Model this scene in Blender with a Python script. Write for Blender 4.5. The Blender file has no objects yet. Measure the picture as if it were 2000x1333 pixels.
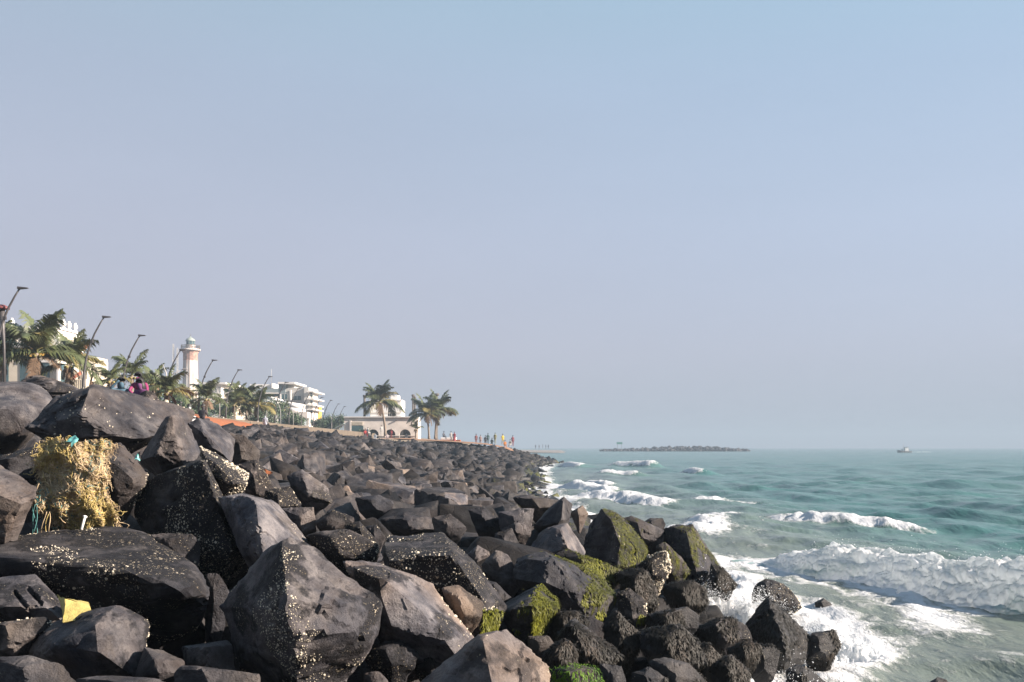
import bpy, bmesh, math, random
import numpy as np
from mathutils import Vector, Matrix

# ---------------------------------------------------------------- camera, sky, sun, exposure
scene = bpy.context.scene
COL = scene.collection
FPX, CX, HY, EYE = 1800.0, 1000.0, 874.0, 2.5      # focal length in photo pixels, centre column, horizon row, eye height
cam_data = bpy.data.cameras.new('camera')
cam = bpy.data.objects.new('camera', cam_data); COL.objects.link(cam)
cam.location = (0, 0, EYE); cam.rotation_euler = (math.radians(90), 0, 0)
cam_data.sensor_width = 36.0; cam_data.lens = 36.0 * FPX / 2000.0
cam_data.shift_y = (HY - 666.5) / 2000.0
cam_data.clip_start = 0.1; cam_data.clip_end = 12000
scene.camera = cam

SUN_EL, SUN_AZ = math.radians(25), math.radians(102)     # azimuth clockwise from +Y (the view direction)
world = bpy.data.worlds.new('World'); scene.world = world; world.use_nodes = True
wn = world.node_tree.nodes; wl = world.node_tree.links; wn.clear()
w_out = wn.new('ShaderNodeOutputWorld'); w_bg = wn.new('ShaderNodeBackground')
w_sky = wn.new('ShaderNodeTexSky'); w_sky.sky_type = 'NISHITA'; w_sky.sun_disc = False
w_sky.sun_elevation = SUN_EL; w_sky.sun_rotation = SUN_AZ
w_sky.air_density = 1.0; w_sky.dust_density = 4.0; w_sky.ozone_density = 2.0
w_tc = wn.new('ShaderNodeTexCoord'); w_sep = wn.new('ShaderNodeSeparateXYZ')
wl.new(w_tc.outputs['Generated'], w_sep.inputs[0])
w_rmp = wn.new('ShaderNodeValToRGB')                     # hazy air: pale lavender low down, blue higher up
els = w_rmp.color_ramp.elements
els[0].position = 0.0; els[0].color = (2.72, 3.02, 3.55, 1)
els[1].position = 1.0; els[1].color = (1.1, 2.1, 3.4, 1)
for p, c in ((0.10, (3.08, 3.30, 3.98)), (0.22, (3.05, 3.52, 4.38)), (0.36, (2.70, 3.48, 4.45)), (0.45, (2.42, 3.50, 4.40))):
    e = els.new(p); e.color = (*c, 1)
wl.new(w_sep.outputs['Z'], w_rmp.inputs[0])
w_mix = wn.new('ShaderNodeMix'); w_mix.data_type = 'RGBA'; w_mix.inputs['Factor'].default_value = 0.87
w_nz = wn.new('ShaderNodeTexNoise'); w_nz.inputs['Scale'].default_value = 1.6; w_nz.inputs['Detail'].default_value = 5      # faint uneven haze
w_mp = wn.new('ShaderNodeMapping'); w_mp.inputs['Scale'].default_value = (1, 1, 4.5); wl.new(w_tc.outputs['Generated'], w_mp.inputs['Vector']); wl.new(w_mp.outputs[0], w_nz.inputs['Vector'])
w_nr = wn.new('ShaderNodeMapRange'); w_nr.inputs['From Min'].default_value = .3; w_nr.inputs['From Max'].default_value = .7; w_nr.inputs['To Min'].default_value = .975; w_nr.inputs['To Max'].default_value = 1.025
wl.new(w_nz.outputs['Fac'], w_nr.inputs['Value']); w_sc = wn.new('ShaderNodeVectorMath'); w_sc.operation = 'SCALE'
w_az = wn.new('ShaderNodeMapRange'); w_az.interpolation_type = 'SMOOTHSTEP'; w_az.inputs['From Min'].default_value = -.6; w_az.inputs['From Max'].default_value = .6; wl.new(w_sep.outputs['X'], w_az.inputs['Value'])
w_tint = wn.new('ShaderNodeMix'); w_tint.data_type = 'RGBA'; w_tint.inputs['A'].default_value = (1.0, .905, .885, 1); w_tint.inputs['B'].default_value = (1.045, 1.06, 1.08, 1); wl.new(w_az.outputs[0], w_tint.inputs['Factor'])   # browner air over the land, clearer over the sea
w_mul = wn.new('ShaderNodeMix'); w_mul.data_type = 'RGBA'; w_mul.blend_type = 'MULTIPLY'; w_mul.inputs['Factor'].default_value = 1.0
wl.new(w_rmp.outputs[0], w_mul.inputs['A']); wl.new(w_tint.outputs['Result'], w_mul.inputs['B'])
wl.new(w_sky.outputs[0], w_mix.inputs['A']); wl.new(w_mul.outputs['Result'], w_mix.inputs['B'])
wl.new(w_mix.outputs['Result'], w_sc.inputs[0]); wl.new(w_nr.outputs[0], w_sc.inputs['Scale']); wl.new(w_sc.outputs[0], w_bg.inputs['Color']); w_bg.inputs['Strength'].default_value = 0.05
wl.new(w_bg.outputs[0], w_out.inputs['Surface'])

sun_d = bpy.data.lights.new('sun', 'SUN'); sun_d.energy = 5.0; sun_d.angle = math.radians(0.6); sun_d.color = (1.0, 0.865, 0.735)
sun = bpy.data.objects.new('sun', sun_d); COL.objects.link(sun)
SUNV = Vector((math.sin(SUN_AZ) * math.cos(SUN_EL), math.cos(SUN_AZ) * math.cos(SUN_EL), math.sin(SUN_EL)))
sun.rotation_euler = SUNV.to_track_quat('Z', 'Y').to_euler(); sun.location = SUNV * 60 + Vector((0, 40, 0))

vs = scene.view_settings
scene.display_settings.display_device = 'sRGB'
vs.view_transform = 'Standard'; vs.look = 'None'; vs.exposure = 1.75; vs.gamma = 1.0; vs.use_curve_mapping = False
scene.cycles.use_denoising = True
scene.cycles.max_bounces = 5; scene.cycles.diffuse_bounces = 3; scene.cycles.glossy_bounces = 2
scene.cycles.transmission_bounces = 2; scene.cycles.volume_bounces = 0; scene.cycles.transparent_max_bounces = 8
scene.cycles.caustics_reflective = False; scene.cycles.caustics_refractive = False

# ---------------------------------------------------------------- small helpers
rng = np.random.default_rng(7)
random.seed(7)

def P(px, py, Y):
    return Vector(((px - CX) / FPX * Y, Y, EYE + (HY - py) / FPX * Y))

def tag(o, label=None, cat=None, group=None, kind=None):
    if label: o['label'] = label
    if cat: o['category'] = cat
    if group: o['group'] = group
    if kind: o['kind'] = kind
    return o

def empty(name, loc, rz=0.0):
    o = bpy.data.objects.new(name, None); COL.objects.link(o)
    o.location = loc; o.rotation_euler = (0, 0, rz); o.empty_display_size = 0.2
    return o

def obj(name, me, mat=None, parent=None, loc=None):
    o = bpy.data.objects.new(name, me); COL.objects.link(o)
    if mat is not None and len(me.materials) == 0: me.materials.append(mat)
    if parent is not None: o.parent = parent
    if loc is not None: o.location = loc
    return o

def np_mesh(name, V, F, smooth=False):
    """V (n,3) array; F (m,k) int array with k = 3 or 4."""
    V = np.asarray(V, dtype=np.float32); F = np.asarray(F, dtype=np.int32)
    me = bpy.data.meshes.new(name)
    me.vertices.add(len(V)); me.vertices.foreach_set('co', V.ravel())
    k = F.shape[1]
    me.loops.add(F.size); me.loops.foreach_set('vertex_index', F.ravel())
    me.polygons.add(len(F)); me.polygons.foreach_set('loop_start', np.arange(0, F.size, k, dtype=np.int32))
    me.polygons.foreach_set('loop_total', np.full(len(F), k, dtype=np.int32))
    if smooth: me.polygons.foreach_set('use_smooth', np.ones(len(F), dtype=bool))
    me.update(calc_edges=True); me.validate()
    return me

def bm_mesh(name, bm, smooth=False):
    me = bpy.data.meshes.new(name); bm.to_mesh(me); bm.free()
    if smooth: me.polygons.foreach_set('use_smooth', [True] * len(me.polygons))
    return me

def box_bm(bm, x0, x1, y0, y1, z0, z1):
    vs_ = [bm.verts.new(p) for p in ((x0,y0,z0),(x1,y0,z0),(x1,y1,z0),(x0,y1,z0),(x0,y0,z1),(x1,y0,z1),(x1,y1,z1),(x0,y1,z1))]
    for f in ((0,3,2,1),(4,5,6,7),(0,1,5,4),(1,2,6,5),(2,3,7,6),(3,0,4,7)):
        bm.faces.new([vs_[i] for i in f])

def boxes(name, lst, mat, parent=None, bevel=0.0):
    bm = bmesh.new()
    for b in lst: box_bm(bm, *b)
    if bevel: bmesh.ops.bevel(bm, geom=bm.edges[:], offset=bevel, segments=1, affect='EDGES')
    return obj(name, bm_mesh(name, bm), mat, parent)

def tube_arrays(pts, radii, sides=6, cap=True):
    pts = np.asarray(pts, dtype=float); n = len(pts)
    radii = np.broadcast_to(np.asarray(radii, dtype=float), (n,))
    d = np.gradient(pts, axis=0); d /= np.linalg.norm(d, axis=1, keepdims=True) + 1e-9
    ref = np.array([0.31, 0.95, 0.05])
    a = np.cross(d, ref); a /= np.linalg.norm(a, axis=1, keepdims=True) + 1e-9
    b = np.cross(d, a)
    th = np.linspace(0, 2 * np.pi, sides, endpoint=False)
    V = pts[:, None, :] + radii[:, None, None] * (np.cos(th)[None, :, None] * a[:, None, :] + np.sin(th)[None, :, None] * b[:, None, :])
    V = V.reshape(-1, 3)
    i = np.arange(n - 1)[:, None] * sides; j = np.arange(sides)[None, :]; j2 = (j + 1) % sides
    F = np.stack([i + j, i + j2, i + sides + j2, i + sides + j], -1).reshape(-1, 4)
    return V, F

def tube(name, pts, radii, mat, parent=None, sides=6, loc=None):
    V, F = tube_arrays(pts, radii, sides)
    n = len(pts)
    me = bpy.data.meshes.new(name)
    faces = [tuple(f) for f in F] + [tuple(range(sides))[::-1], tuple(range((n - 1) * sides, n * sides))]
    me.from_pydata([tuple(v) for v in V], [], faces)
    me.polygons.foreach_set('use_smooth', [True] * len(me.polygons)); me.update()
    return obj(name, me, mat, parent, loc)

def join_arrays(parts):
    Vs, Fs, k = [], [], 0
    for V, F in parts:
        Vs.append(V); Fs.append(F + k); k += len(V)
    return np.concatenate(Vs), np.concatenate(Fs)

# ---------------------------------------------------------------- noise (numpy)
def _h(ix, iy, iz, s):
    n = (ix.astype(np.int64) * 374761393 + iy.astype(np.int64) * 668265263 + iz.astype(np.int64) * 2147483647 + s * 974711) & 0xFFFFFFFF
    n = ((n ^ (n >> 13)) * 1274126177) & 0xFFFFFFFF
    n = ((n ^ (n >> 16)) * 2246822519) & 0xFFFFFFFF
    return ((n ^ (n >> 15)) & 0xFFFFFF) / float(0xFFFFFF)

def vnoise(p, s=0):
    p = np.asarray(p, dtype=float); f = np.floor(p); w = p - f; w = w * w * w * (w * (w * 6 - 15) + 10)
    i = f.astype(np.int64); out = 0
    for dx in (0, 1):
        for dy in (0, 1):
            for dz in (0, 1):
                wt = (w[..., 0] if dx else 1 - w[..., 0]) * (w[..., 1] if dy else 1 - w[..., 1]) * (w[..., 2] if dz else 1 - w[..., 2])
                out = out + wt * _h(i[..., 0] + dx, i[..., 1] + dy, i[..., 2] + dz, s)
    return out * 2 - 1

def fbm(p, oct=4, s=0, gain=0.5):
    a, t, out = 1.0, 0.0, 0
    p = np.asarray(p, dtype=float)
    for k in range(oct):
        out = out + a * vnoise(p, s + k * 17); t += a; a *= gain; p = p * 2.03 + 11.7
    return out / t

# ---------------------------------------------------------------- materials
class NT:
    """tiny node-tree writer"""
    def __init__(self, name):
        self.m = bpy.data.materials.new(name); self.m.use_nodes = True
        self.n = self.m.node_tree.nodes; self.l = self.m.node_tree.links
        self.b = self.n['Principled BSDF']
    def new(self, t, **kw):
        x = self.n.new(t)
        for k, v in kw.items():
            if k.startswith('i_'): x.inputs[k[2:]].default_value = v
            else: setattr(x, k, v)
        return x
    def link(self, a, b): self.l.new(a, b)
    def noise(self, scale, vec=None, detail=4, rough=0.55, w=None):
        x = self.new('ShaderNodeTexNoise'); x.inputs['Scale'].default_value = scale
        x.inputs['Detail'].default_value = detail; x.inputs['Roughness'].default_value = rough
        if vec is not None: self.link(vec, x.inputs['Vector'])
        return x.outputs['Fac']
    def ramp(self, fac, stops):
        x = self.new('ShaderNodeValToRGB'); e = x.color_ramp.elements
        e[0].position, e[0].color = stops[0][0], (*stops[0][1], 1)
        e[1].position, e[1].color = stops[-1][0], (*stops[-1][1], 1)
        for p, c in stops[1:-1]:
            q = e.new(p); q.color = (*c, 1)
        self.link(fac, x.inputs[0]); return x.outputs[0]
    def math(self, op, a, b=None, c=None, clamp=False):
        x = self.new('ShaderNodeMath', operation=op, use_clamp=clamp)
        for k, v in enumerate((a, b, c)):
            if v is None: continue
            if isinstance(v, (int, float)): x.inputs[k].default_value = v
            else: self.link(v, x.inputs[k])
        return x.outputs[0]
    def sstep(self, v, lo, hi):
        x = self.new('ShaderNodeMapRange', interpolation_type='SMOOTHSTEP')
        self.link(v, x.inputs['Value'])
        for k, q in (('From Min', lo), ('From Max', hi)):
            if isinstance(q, (int, float)): x.inputs[k].default_value = q
            else: self.link(q, x.inputs[k])
        return x.outputs[0]
    def mix(self, fac, a, b, blend='MIX'):
        x = self.new('ShaderNodeMix', data_type='RGBA', blend_type=blend)
        for k, v in (('Factor', fac), ('A', a), ('B', b)):
            if isinstance(v, (int, float)): x.inputs[k].default_value = v
            elif isinstance(v, tuple): x.inputs[k].default_value = (*v, 1)
            else: self.link(v, x.inputs[k])
        return x.outputs['Result']
    def pos(self): return self.new('ShaderNodeNewGeometry').outputs['Position']
    def attr(self, name, t='OBJECT', out='Fac'):
        return self.new('ShaderNodeAttribute', attribute_name=name, attribute_type=t).outputs[out]
    def scaled(self, vec, s):
        x = self.new('ShaderNodeMapping'); x.inputs['Scale'].default_value = s
        self.link(vec, x.inputs['Vector']); return x.outputs[0]
    def bump(self, h, strength=0.5, dist=0.02, nrm=None):
        x = self.new('ShaderNodeBump'); x.inputs['Strength'].default_value = strength; x.inputs['Distance'].default_value = dist
        self.link(h, x.inputs['Height'])
        if nrm is not None: self.link(nrm, x.inputs['Normal'])
        return x.outputs[0]
    def col(self, v):
        if isinstance(v, tuple): self.b.inputs['Base Color'].default_value = (*v, 1)
        else: self.link(v, self.b.inputs['Base Color'])
    def set(self, **kw):
        for k, v in kw.items():
            k = k.replace('_', ' ')
            if isinstance(v, (int, float)): self.b.inputs[k].default_value = v
            else: self.link(v, self.b.inputs[k])

def plain(name, c, rough=0.7, var=0.15, scale=3.0, bump=0.0, metal=0.0):
    t = NT(name); n = t.noise(scale, t.pos(), 5)
    lo = tuple(x * (1 - var) for x in c); hi = tuple(min(1, x * (1 + var)) for x in c)
    t.col(t.ramp(n, [(0.3, lo), (0.7, hi)])); t.set(Roughness=rough, Metallic=metal)
    if bump: t.link(t.bump(t.noise(scale * 6, t.pos(), 4), bump, 0.02), t.b.inputs['Normal'])
    return t.m

def rock_material(name, mass=False):
    """basalt; per-object numbers: tone (lightness), warm (brownness), barn (barnacle cover), moss (green algae), wet (dark wet film)."""
    t = NT(name); p = t.pos()
    big = t.noise(0.9, p, 4); mid = t.noise(4.5, p, 7, 0.62); fine = t.noise(60, p, 5, 0.7); vein = t.noise(2.2, t.scaled(p, (1.0, 1.0, 3.2)), 6, 0.6)
    base = t.ramp(mid, [(0.34, (0.0105, 0.0108, 0.0145)), (0.5, (0.041, 0.0395, 0.044)), (0.68, (0.096, 0.089, 0.090))])
    warm = t.math('MULTIPLY', t.sstep(big, 0.35, 0.7), t.attr('warm'), clamp=True)
    base = t.mix(t.math('MULTIPLY', warm, 0.62), base, (0.150, 0.108, 0.078))
    base = t.mix(t.math('MULTIPLY', t.sstep(vein, 0.55, 0.75), 0.35), base, (0.105, 0.097, 0.094))
    base = t.mix(t.math('MULTIPLY', t.sstep(fine, 0.35, 0.7), 0.35), base, (0.020, 0.018, 0.019))
    stain = t.noise(1.6, t.scaled(p, (1.0, 1.0, 0.6)), 6, 0.62)
    base = t.mix(t.math('MULTIPLY', t.sstep(stain, 0.52, 0.62), 0.60), base, (0.017, 0.019, 0.026))
    base = t.mix(t.math('MULTIPLY', t.sstep(stain, 0.46, 0.36), 0.30), base, (0.092, 0.076, 0.062))
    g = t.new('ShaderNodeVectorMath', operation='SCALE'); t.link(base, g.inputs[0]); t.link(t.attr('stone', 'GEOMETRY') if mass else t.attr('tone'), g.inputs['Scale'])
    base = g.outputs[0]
    wet = t.math('MULTIPLY', (t.attr('wetness', 'GEOMETRY') if mass else t.attr('wet')), t.sstep(big, 0.2, 0.6), clamp=True)
    base = t.mix(wet, base, (0.013, 0.014, 0.015))
    # green algae: streaky patches that hang downwards
    st = t.noise(11.0, t.scaled(p, (1.6, 1.6, 0.45)), 6, 0.7)
    mz = t.math('ADD', st, t.math('MULTIPLY', big, 0.6))
    mm = t.math('MULTIPLY', t.sstep(mz, t.math('SUBTRACT', 1.06, t.math('MULTIPLY', (t.attr('mossy', 'GEOMETRY') if mass else t.attr('moss')), 0.42)), t.math('SUBTRACT', 1.20, t.math('MULTIPLY', (t.attr('mossy', 'GEOMETRY') if mass else t.attr('moss')), 0.42))), t.sstep((t.attr('mossy', 'GEOMETRY') if mass else t.attr('moss')), 0.02, 0.2))
    gcol = t.ramp(t.noise(25, p, 3), [(0.3, (0.016, 0.020, 0.006)), (0.5, (0.050, 0.052, 0.009)), (0.72, (0.105, 0.11, 0.012))])
    sx = t.new('ShaderNodeSeparateXYZ'); t.link(t.new('ShaderNodeNewGeometry').outputs['True Normal'], sx.inputs[0])
    mm = t.math('MULTIPLY', mm, t.sstep(t.math('ADD', sx.outputs[0], t.math('MULTIPLY', big, 0.5)), 0.05, 0.45))     # algae keep to the seaward side
    base = t.mix(mm, base, gcol)
    # barnacles: little pale cells inside patches
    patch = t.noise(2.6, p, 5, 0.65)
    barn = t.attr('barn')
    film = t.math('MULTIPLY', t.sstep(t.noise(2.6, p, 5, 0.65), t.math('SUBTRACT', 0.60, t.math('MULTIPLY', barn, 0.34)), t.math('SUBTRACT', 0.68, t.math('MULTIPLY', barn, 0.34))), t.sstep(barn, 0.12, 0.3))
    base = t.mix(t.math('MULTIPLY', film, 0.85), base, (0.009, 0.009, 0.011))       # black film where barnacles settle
    def cells(scale, seed_shift, keep, lo):
        v = t.new('ShaderNodeTexVoronoi'); v.inputs['Scale'].default_value = scale; v.inputs['Randomness'].default_value = 1.0
        mp = t.new('ShaderNodeMapping'); mp.inputs['Location'].default_value = (seed_shift, seed_shift * 2, 0); t.link(p, mp.inputs['Vector'])
        wob = t.new('ShaderNodeVectorMath', operation='MULTIPLY_ADD'); nz = t.new('ShaderNodeTexNoise'); nz.inputs['Scale'].default_value = scale * 1.7
        t.link(p, nz.inputs['Vector']); t.link(nz.outputs['Color'], wob.inputs[0]); wob.inputs[1].default_value = (0.5 / scale,) * 3; t.link(mp.outputs[0], wob.inputs[2])
        t.link(wob.outputs[0], v.inputs['Vector'])
        sp = t.new('ShaderNodeSeparateColor'); t.link(v.outputs['Color'], sp.inputs[0])
        rad = t.math('MULTIPLY', t.sstep(sp.outputs[0], keep, 1.0), 0.42)
        inside = t.math('GREATER_THAN', rad, v.outputs['Distance'])
        thr = t.math('SUBTRACT', lo, t.math('MULTIPLY', barn, 0.34))
        return t.math('MULTIPLY', inside, t.math('MULTIPLY', t.sstep(patch, thr, t.math('ADD', thr, 0.10)), t.sstep(barn, 0.01, 0.1))), sp.outputs[1]
    c1, r1 = cells(78, 0.0, 0.25, 0.66)
    c2, r2 = cells(34, 3.1, 0.72, 0.68)
    bc = t.ramp(r1, [(0.0, (0.10, 0.08, 0.055)), (0.5, (0.24, 0.20, 0.14)), (1.0, (0.46, 0.41, 0.33))])
    base = t.mix(c1, base, bc)
    base = t.mix(c2, base, t.ramp(r2, [(0.0, (0.22, 0.17, 0.10)), (1.0, (0.52, 0.47, 0.40))]))
    t.col(base)
    rgh = t.math('SUBTRACT', 0.66, t.math('MULTIPLY', wet, 0.28))
    t.set(Roughness=rgh, Specular_IOR_Level=t.math('ADD', t.math('MULTIPLY', wet, 0.3), 0.16))
    h = t.math('ADD', t.math('MULTIPLY', mid, 0.6), t.math('MULTIPLY', fine, 0.34))
    h = t.math('ADD', h, t.math('MULTIPLY', t.math('ADD', c1, c2), 0.35)); h = t.math('ADD', h, t.math('MULTIPLY', mm, 0.25))
    ck = t.new('ShaderNodeTexVoronoi', feature='DISTANCE_TO_EDGE'); ck.inputs['Scale'].default_value = 1.5
    wv = t.new('ShaderNodeVectorMath', operation='MULTIPLY_ADD'); nz = t.new('ShaderNodeTexNoise'); nz.inputs['Scale'].default_value = 2.0; nz.inputs['Detail'].default_value = 5
    t.link(p, nz.inputs['Vector']); t.link(nz.outputs['Color'], wv.inputs[0]); wv.inputs[1].default_value = (.6, .6, .6); t.link(p, wv.inputs[2]); t.link(wv.outputs[0], ck.inputs['Vector'])
    h = t.math('ADD', h, t.math('MULTIPLY', t.sstep(ck.outputs['Distance'], 0.0, 0.025), 0.10))
    h = t.math('ADD', h, t.math('MULTIPLY', t.noise(1.7, t.scaled(p, (1, 1, 2.2)), 9, 0.66), 0.7))
    t.link(t.bump(h, 0.9, 0.05), t.b.inputs['Normal'])
    return t.m

M = {}
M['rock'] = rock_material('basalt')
M['bed'] = plain('rubble_core', (0.022, 0.020, 0.020), 0.9, 0.4, 2.0, 0.6)
M['ground'] = plain('earthy_ground', (0.11, 0.085, 0.062), 0.9, 0.2, 0.6, 0.3)
M['sand'] = plain('orange_sand', (0.22, 0.068, 0.022), 0.95, 0.15, 2.0, 0.4)
M['tansand'] = plain('tan_sand', (0.20, 0.105, 0.058), 0.95, 0.15, 1.0, 0.4)
M['beach'] = plain('far_beach_sand', (0.16, 0.135, 0.115), 0.95, 0.2, 0.2)
M['white'] = plain('white_paint', (0.64, 0.62, 0.60), 0.7, 0.08, 0.9)
M['cream'] = plain('cream_plaster', (0.504, 0.446, 0.360), 0.8, 0.10, 0.7)
M['stone'] = plain('pale_stone', (0.62, 0.56, 0.51), 0.85, 0.14, 1.1)
M['grey_wall'] = plain('grey_plaster', (0.42, 0.41, 0.39), 0.8, 0.10, 0.5)
M['slate'] = plain('slate_cladding', (0.16, 0.19, 0.20), 0.6, 0.12, 0.6)
M['yellow'] = plain('yellow_plaster', (0.72, 0.42, 0.06), 0.8, 0.12, 0.8)
M['tile_red'] = plain('clay_tiles', (0.40, 0.13, 0.075), 0.85, 0.25, 3.0, 0.5)
M['glass'] = plain('dark_window_glass', (0.05, 0.09, 0.10), 0.15, 0.2, 1.0)
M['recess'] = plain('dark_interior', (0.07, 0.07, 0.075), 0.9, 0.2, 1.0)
M['rust'] = plain('weathered_red_paint', (0.34, 0.20, 0.155), 0.8, 0.5, 1.2)
M['lighthouse'] = None
M['pole'] = plain('dark_lamp_metal', (0.065, 0.060, 0.062), 0.5, 0.2, 4.0, metal=0.3)
M['pale_pole'] = plain('pale_lamp_metal', (0.30, 0.29, 0.28), 0.55, 0.15, 4.0)
M['redcap'] = plain('red_enamel', (0.13, 0.035, 0.035), 0.5, 0.15, 4.0)
M['granite'] = plain('carved_granite', (0.085, 0.075, 0.068), 0.85, 0.2, 3.0, 0.4)
M['frond'] = plain('palm_green', (0.070, 0.084, 0.034), 0.5, 0.45, 2.5)
M['frond_y'] = plain('palm_yellowing', (0.15, 0.125, 0.04), 0.6, 0.35, 2.5)
M['frond_dead'] = plain('palm_dead', (0.12, 0.075, 0.045), 0.85, 0.4, 3.0)
M['trunk'] = plain('palm_bark', (0.17, 0.135, 0.105), 0.9, 0.3, 6.0, 0.6)
M['leaf'] = plain('tree_leaves', (0.045, 0.075, 0.035), 0.6, 0.5, 1.5)
M['hair'] = plain('black_hair', (0.012, 0.010, 0.010), 0.6, 0.2, 20)
M['skin'] = plain('brown_skin', (0.24, 0.125, 0.075), 0.6, 0.1, 10)
M['net'] = plain('tan_net_fibre', (0.38, 0.285, 0.175), 0.85, 0.45, 14.0)
M['net_core'] = plain('matted_net', (0.15, 0.11, 0.07), 0.95, 0.7, 14.0, 1.0)
M['net_pale'] = plain('pale_net_fibre', (0.50, 0.39, 0.25), 0.85, 0.3, 12.0)
M['twine'] = plain('yellow_twine', (0.36, 0.275, 0.10), 0.7, 0.3, 12.0)
M['cord'] = plain('teal_cord', (0.05, 0.17, 0.17), 0.7, 0.3, 12.0)
M['whiteplastic'] = plain('white_plastic', (0.72, 0.70, 0.66), 0.4, 0.06, 5.0)
M['tealplastic'] = plain('teal_plastic_film', (0.12, 0.36, 0.34), 0.5, 0.2, 8.0)
M['yellowsack'] = plain('yellow_sacking', (0.36, 0.29, 0.09), 0.7, 0.25, 18.0, 0.4)
M['shell'] = plain('barnacle_shell', (0.40, 0.355, 0.28), 0.8, 0.5, 40.0)
M['green_board'] = plain('green_board', (0.03, 0.16, 0.12), 0.6, 0.1, 2.0)
M['boat'] = plain('boat_grey_paint', (0.20, 0.20, 0.21), 0.6, 0.3, 0.8)
M['boatwhite'] = plain('boat_white_paint', (0.6, 0.6, 0.6), 0.5, 0.1, 1.0)

def light_house_mat():
    t = NT('weathered_whitewash'); p = t.pos()
    s = t.noise(1.2, t.scaled(p, (1.0, 1.0, 0.12)), 6, 0.65)
    base = t.ramp(s, [(0.36, (0.54, 0.51, 0.48)), (0.52, (0.46, 0.39, 0.35)), (0.62, (0.30, 0.17, 0.13))])
    t.col(base); t.set(Roughness=0.85); return t.m
M['lighthouse'] = light_house_mat()

def weed_mat(name, stops):
    t = NT(name); a = t.attr('rnd', 'GEOMETRY')
    t.col(t.ramp(a, stops)); t.set(Roughness=0.6, Specular_IOR_Level=0.2); return t.m
M['weed_green'] = weed_mat('green_algae', [(0, (0.020, 0.026, 0.006)), (0.5, (0.065, 0.068, 0.010)), (1, (0.15, 0.155, 0.014))])
M['weed_dark'] = weed_mat('dark_seaweed', [(0, (0.006, 0.006, 0.006)), (0.6, (0.014, 0.013, 0.011)), (0.88, (0.030, 0.025, 0.021)), (1, (0.085, 0.066, 0.052))])
M['weed_bright'] = weed_mat('bright_green_seaweed', [(0, (0.010, 0.028, 0.005)), (0.5, (0.035, 0.09, 0.008)), (1, (0.12, 0.20, 0.015))])

def sea_mat():
    t = NT('sea_water'); p = t.pos()
    foam = t.attr('foam', 'GEOMETRY'); turb = t.attr('turb', 'GEOMETRY')
    s1 = t.noise(0.9, t.scaled(p, (1.3, 0.55, 1.0)), 9, 0.68)
    s2 = t.noise(4.5, t.scaled(p, (1.2, 0.7, 1.0)), 6, 0.65)
    n = t.math('ADD', t.math('MULTIPLY', s1, 0.68), t.math('MULTIPLY', s2, 0.32))
    edge = t.math('SUBTRACT', 0.80, t.math('MULTIPLY', foam, 0.44))
    f = t.sstep(n, t.math('SUBTRACT', edge, 0.05), t.math('ADD', edge, 0.09))
    f = t.math('MULTIPLY', f, t.sstep(foam, 0.03, 0.22))
    deep = t.ramp(t.noise(0.05, p, 3), [(0.35, (0.032, 0.102, 0.094)), (0.65, (0.046, 0.126, 0.114))])
    body = t.mix(turb, deep, (0.128, 0.140, 0.115))
    t.col(t.mix(f, body, (0.48, 0.49, 0.505)))
    t.set(Roughness=t.math('ADD', t.math('MULTIPLY', f, 0.55), 0.22), Specular_IOR_Level=0.36)
    t.b.inputs['IOR'].default_value = 1.33
    r = t.math('ADD', t.math('MULTIPLY', t.noise(0.55, t.scaled(p, (1.9, 0.6, 1.0)), 8, 0.58), 1.5), t.math('MULTIPLY', t.noise(9, p, 4, 0.6), 0.12))
    b1 = t.bump(r, 0.42, 0.30)
    t.link(t.bump(t.math('MULTIPLY', f, t.math('ADD', s2, 0.4)), 0.7, 0.05, b1), t.b.inputs['Normal'])
    return t.m
M['sea'] = sea_mat()

def foam_mat():
    t = NT('white_foam'); p = t.pos()
    n = t.noise(7.0, p, 8, 0.7)
    thin = t.attr('thin', 'GEOMETRY')
    k = t.sstep(t.math('ADD', n, t.math('MULTIPLY', thin, -0.5)), 0.02, 0.42)
    t.col(t.mix(k, (0.22, 0.40, 0.385), (0.84, 0.85, 0.87)))
    t.set(Roughness=0.75, Specular_IOR_Level=0.25)
    tr = t.new('ShaderNodeBsdfTranslucent'); tr.inputs['Color'].default_value = (0.86, 0.89, 0.91, 1)
    mx = t.new('ShaderNodeMixShader'); mx.inputs[0].default_value = 0.6
    t.link(t.b.outputs[0], mx.inputs[1]); t.link(tr.outputs[0], mx.inputs[2]); t.link(mx.outputs[0], t.n['Material Output'].inputs['Surface'])
    h = t.math('ADD', t.noise(26, p, 6, 0.75), t.math('MULTIPLY', t.noise(90, p, 3), 0.3))
    t.link(t.bump(h, 0.5, 0.03), t.b.inputs['Normal']); return t.m
M['foam'] = foam_mat()
# ---------------------------------------------------------------- the shore: waterline and bank height
YS = np.array([-10, 0, 8, 12, 18, 30, 45, 60, 80, 110, 130, 145, 152, 158, 164, 170])
XW = np.array([3.2, 3.2, 3.4, 4.2, 3.6, 2.4, 1.4, 1.6, 2.2, 3.6, 5.5, 7.4, 7.6, 6.0, 0.0, -18.0])
def x_water(Y): return np.interp(Y, YS, XW)
TN = np.array([-30, -6, -2, 0, 4, 8, 16, 24, 60, 500]); ZN = np.array([-4, -1.4, -.6, -.1, .65, 1.35, 2.85, 4.08, 4.5, 4.5])
ZF = np.array([-4, -1.6, -.7, 0, 1.25, 2.15, 2.75, 3.2, 4.2, 4.2])
def bank(X, Y):
    t = x_water(Y) - X
    k = np.clip((Y - 85) / 45.0, 0, 1); k = k * k * (3 - 2 * k)
    return np.interp(t, TN, ZN) * (1 - k) + np.interp(t, TN, ZF) * k

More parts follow.
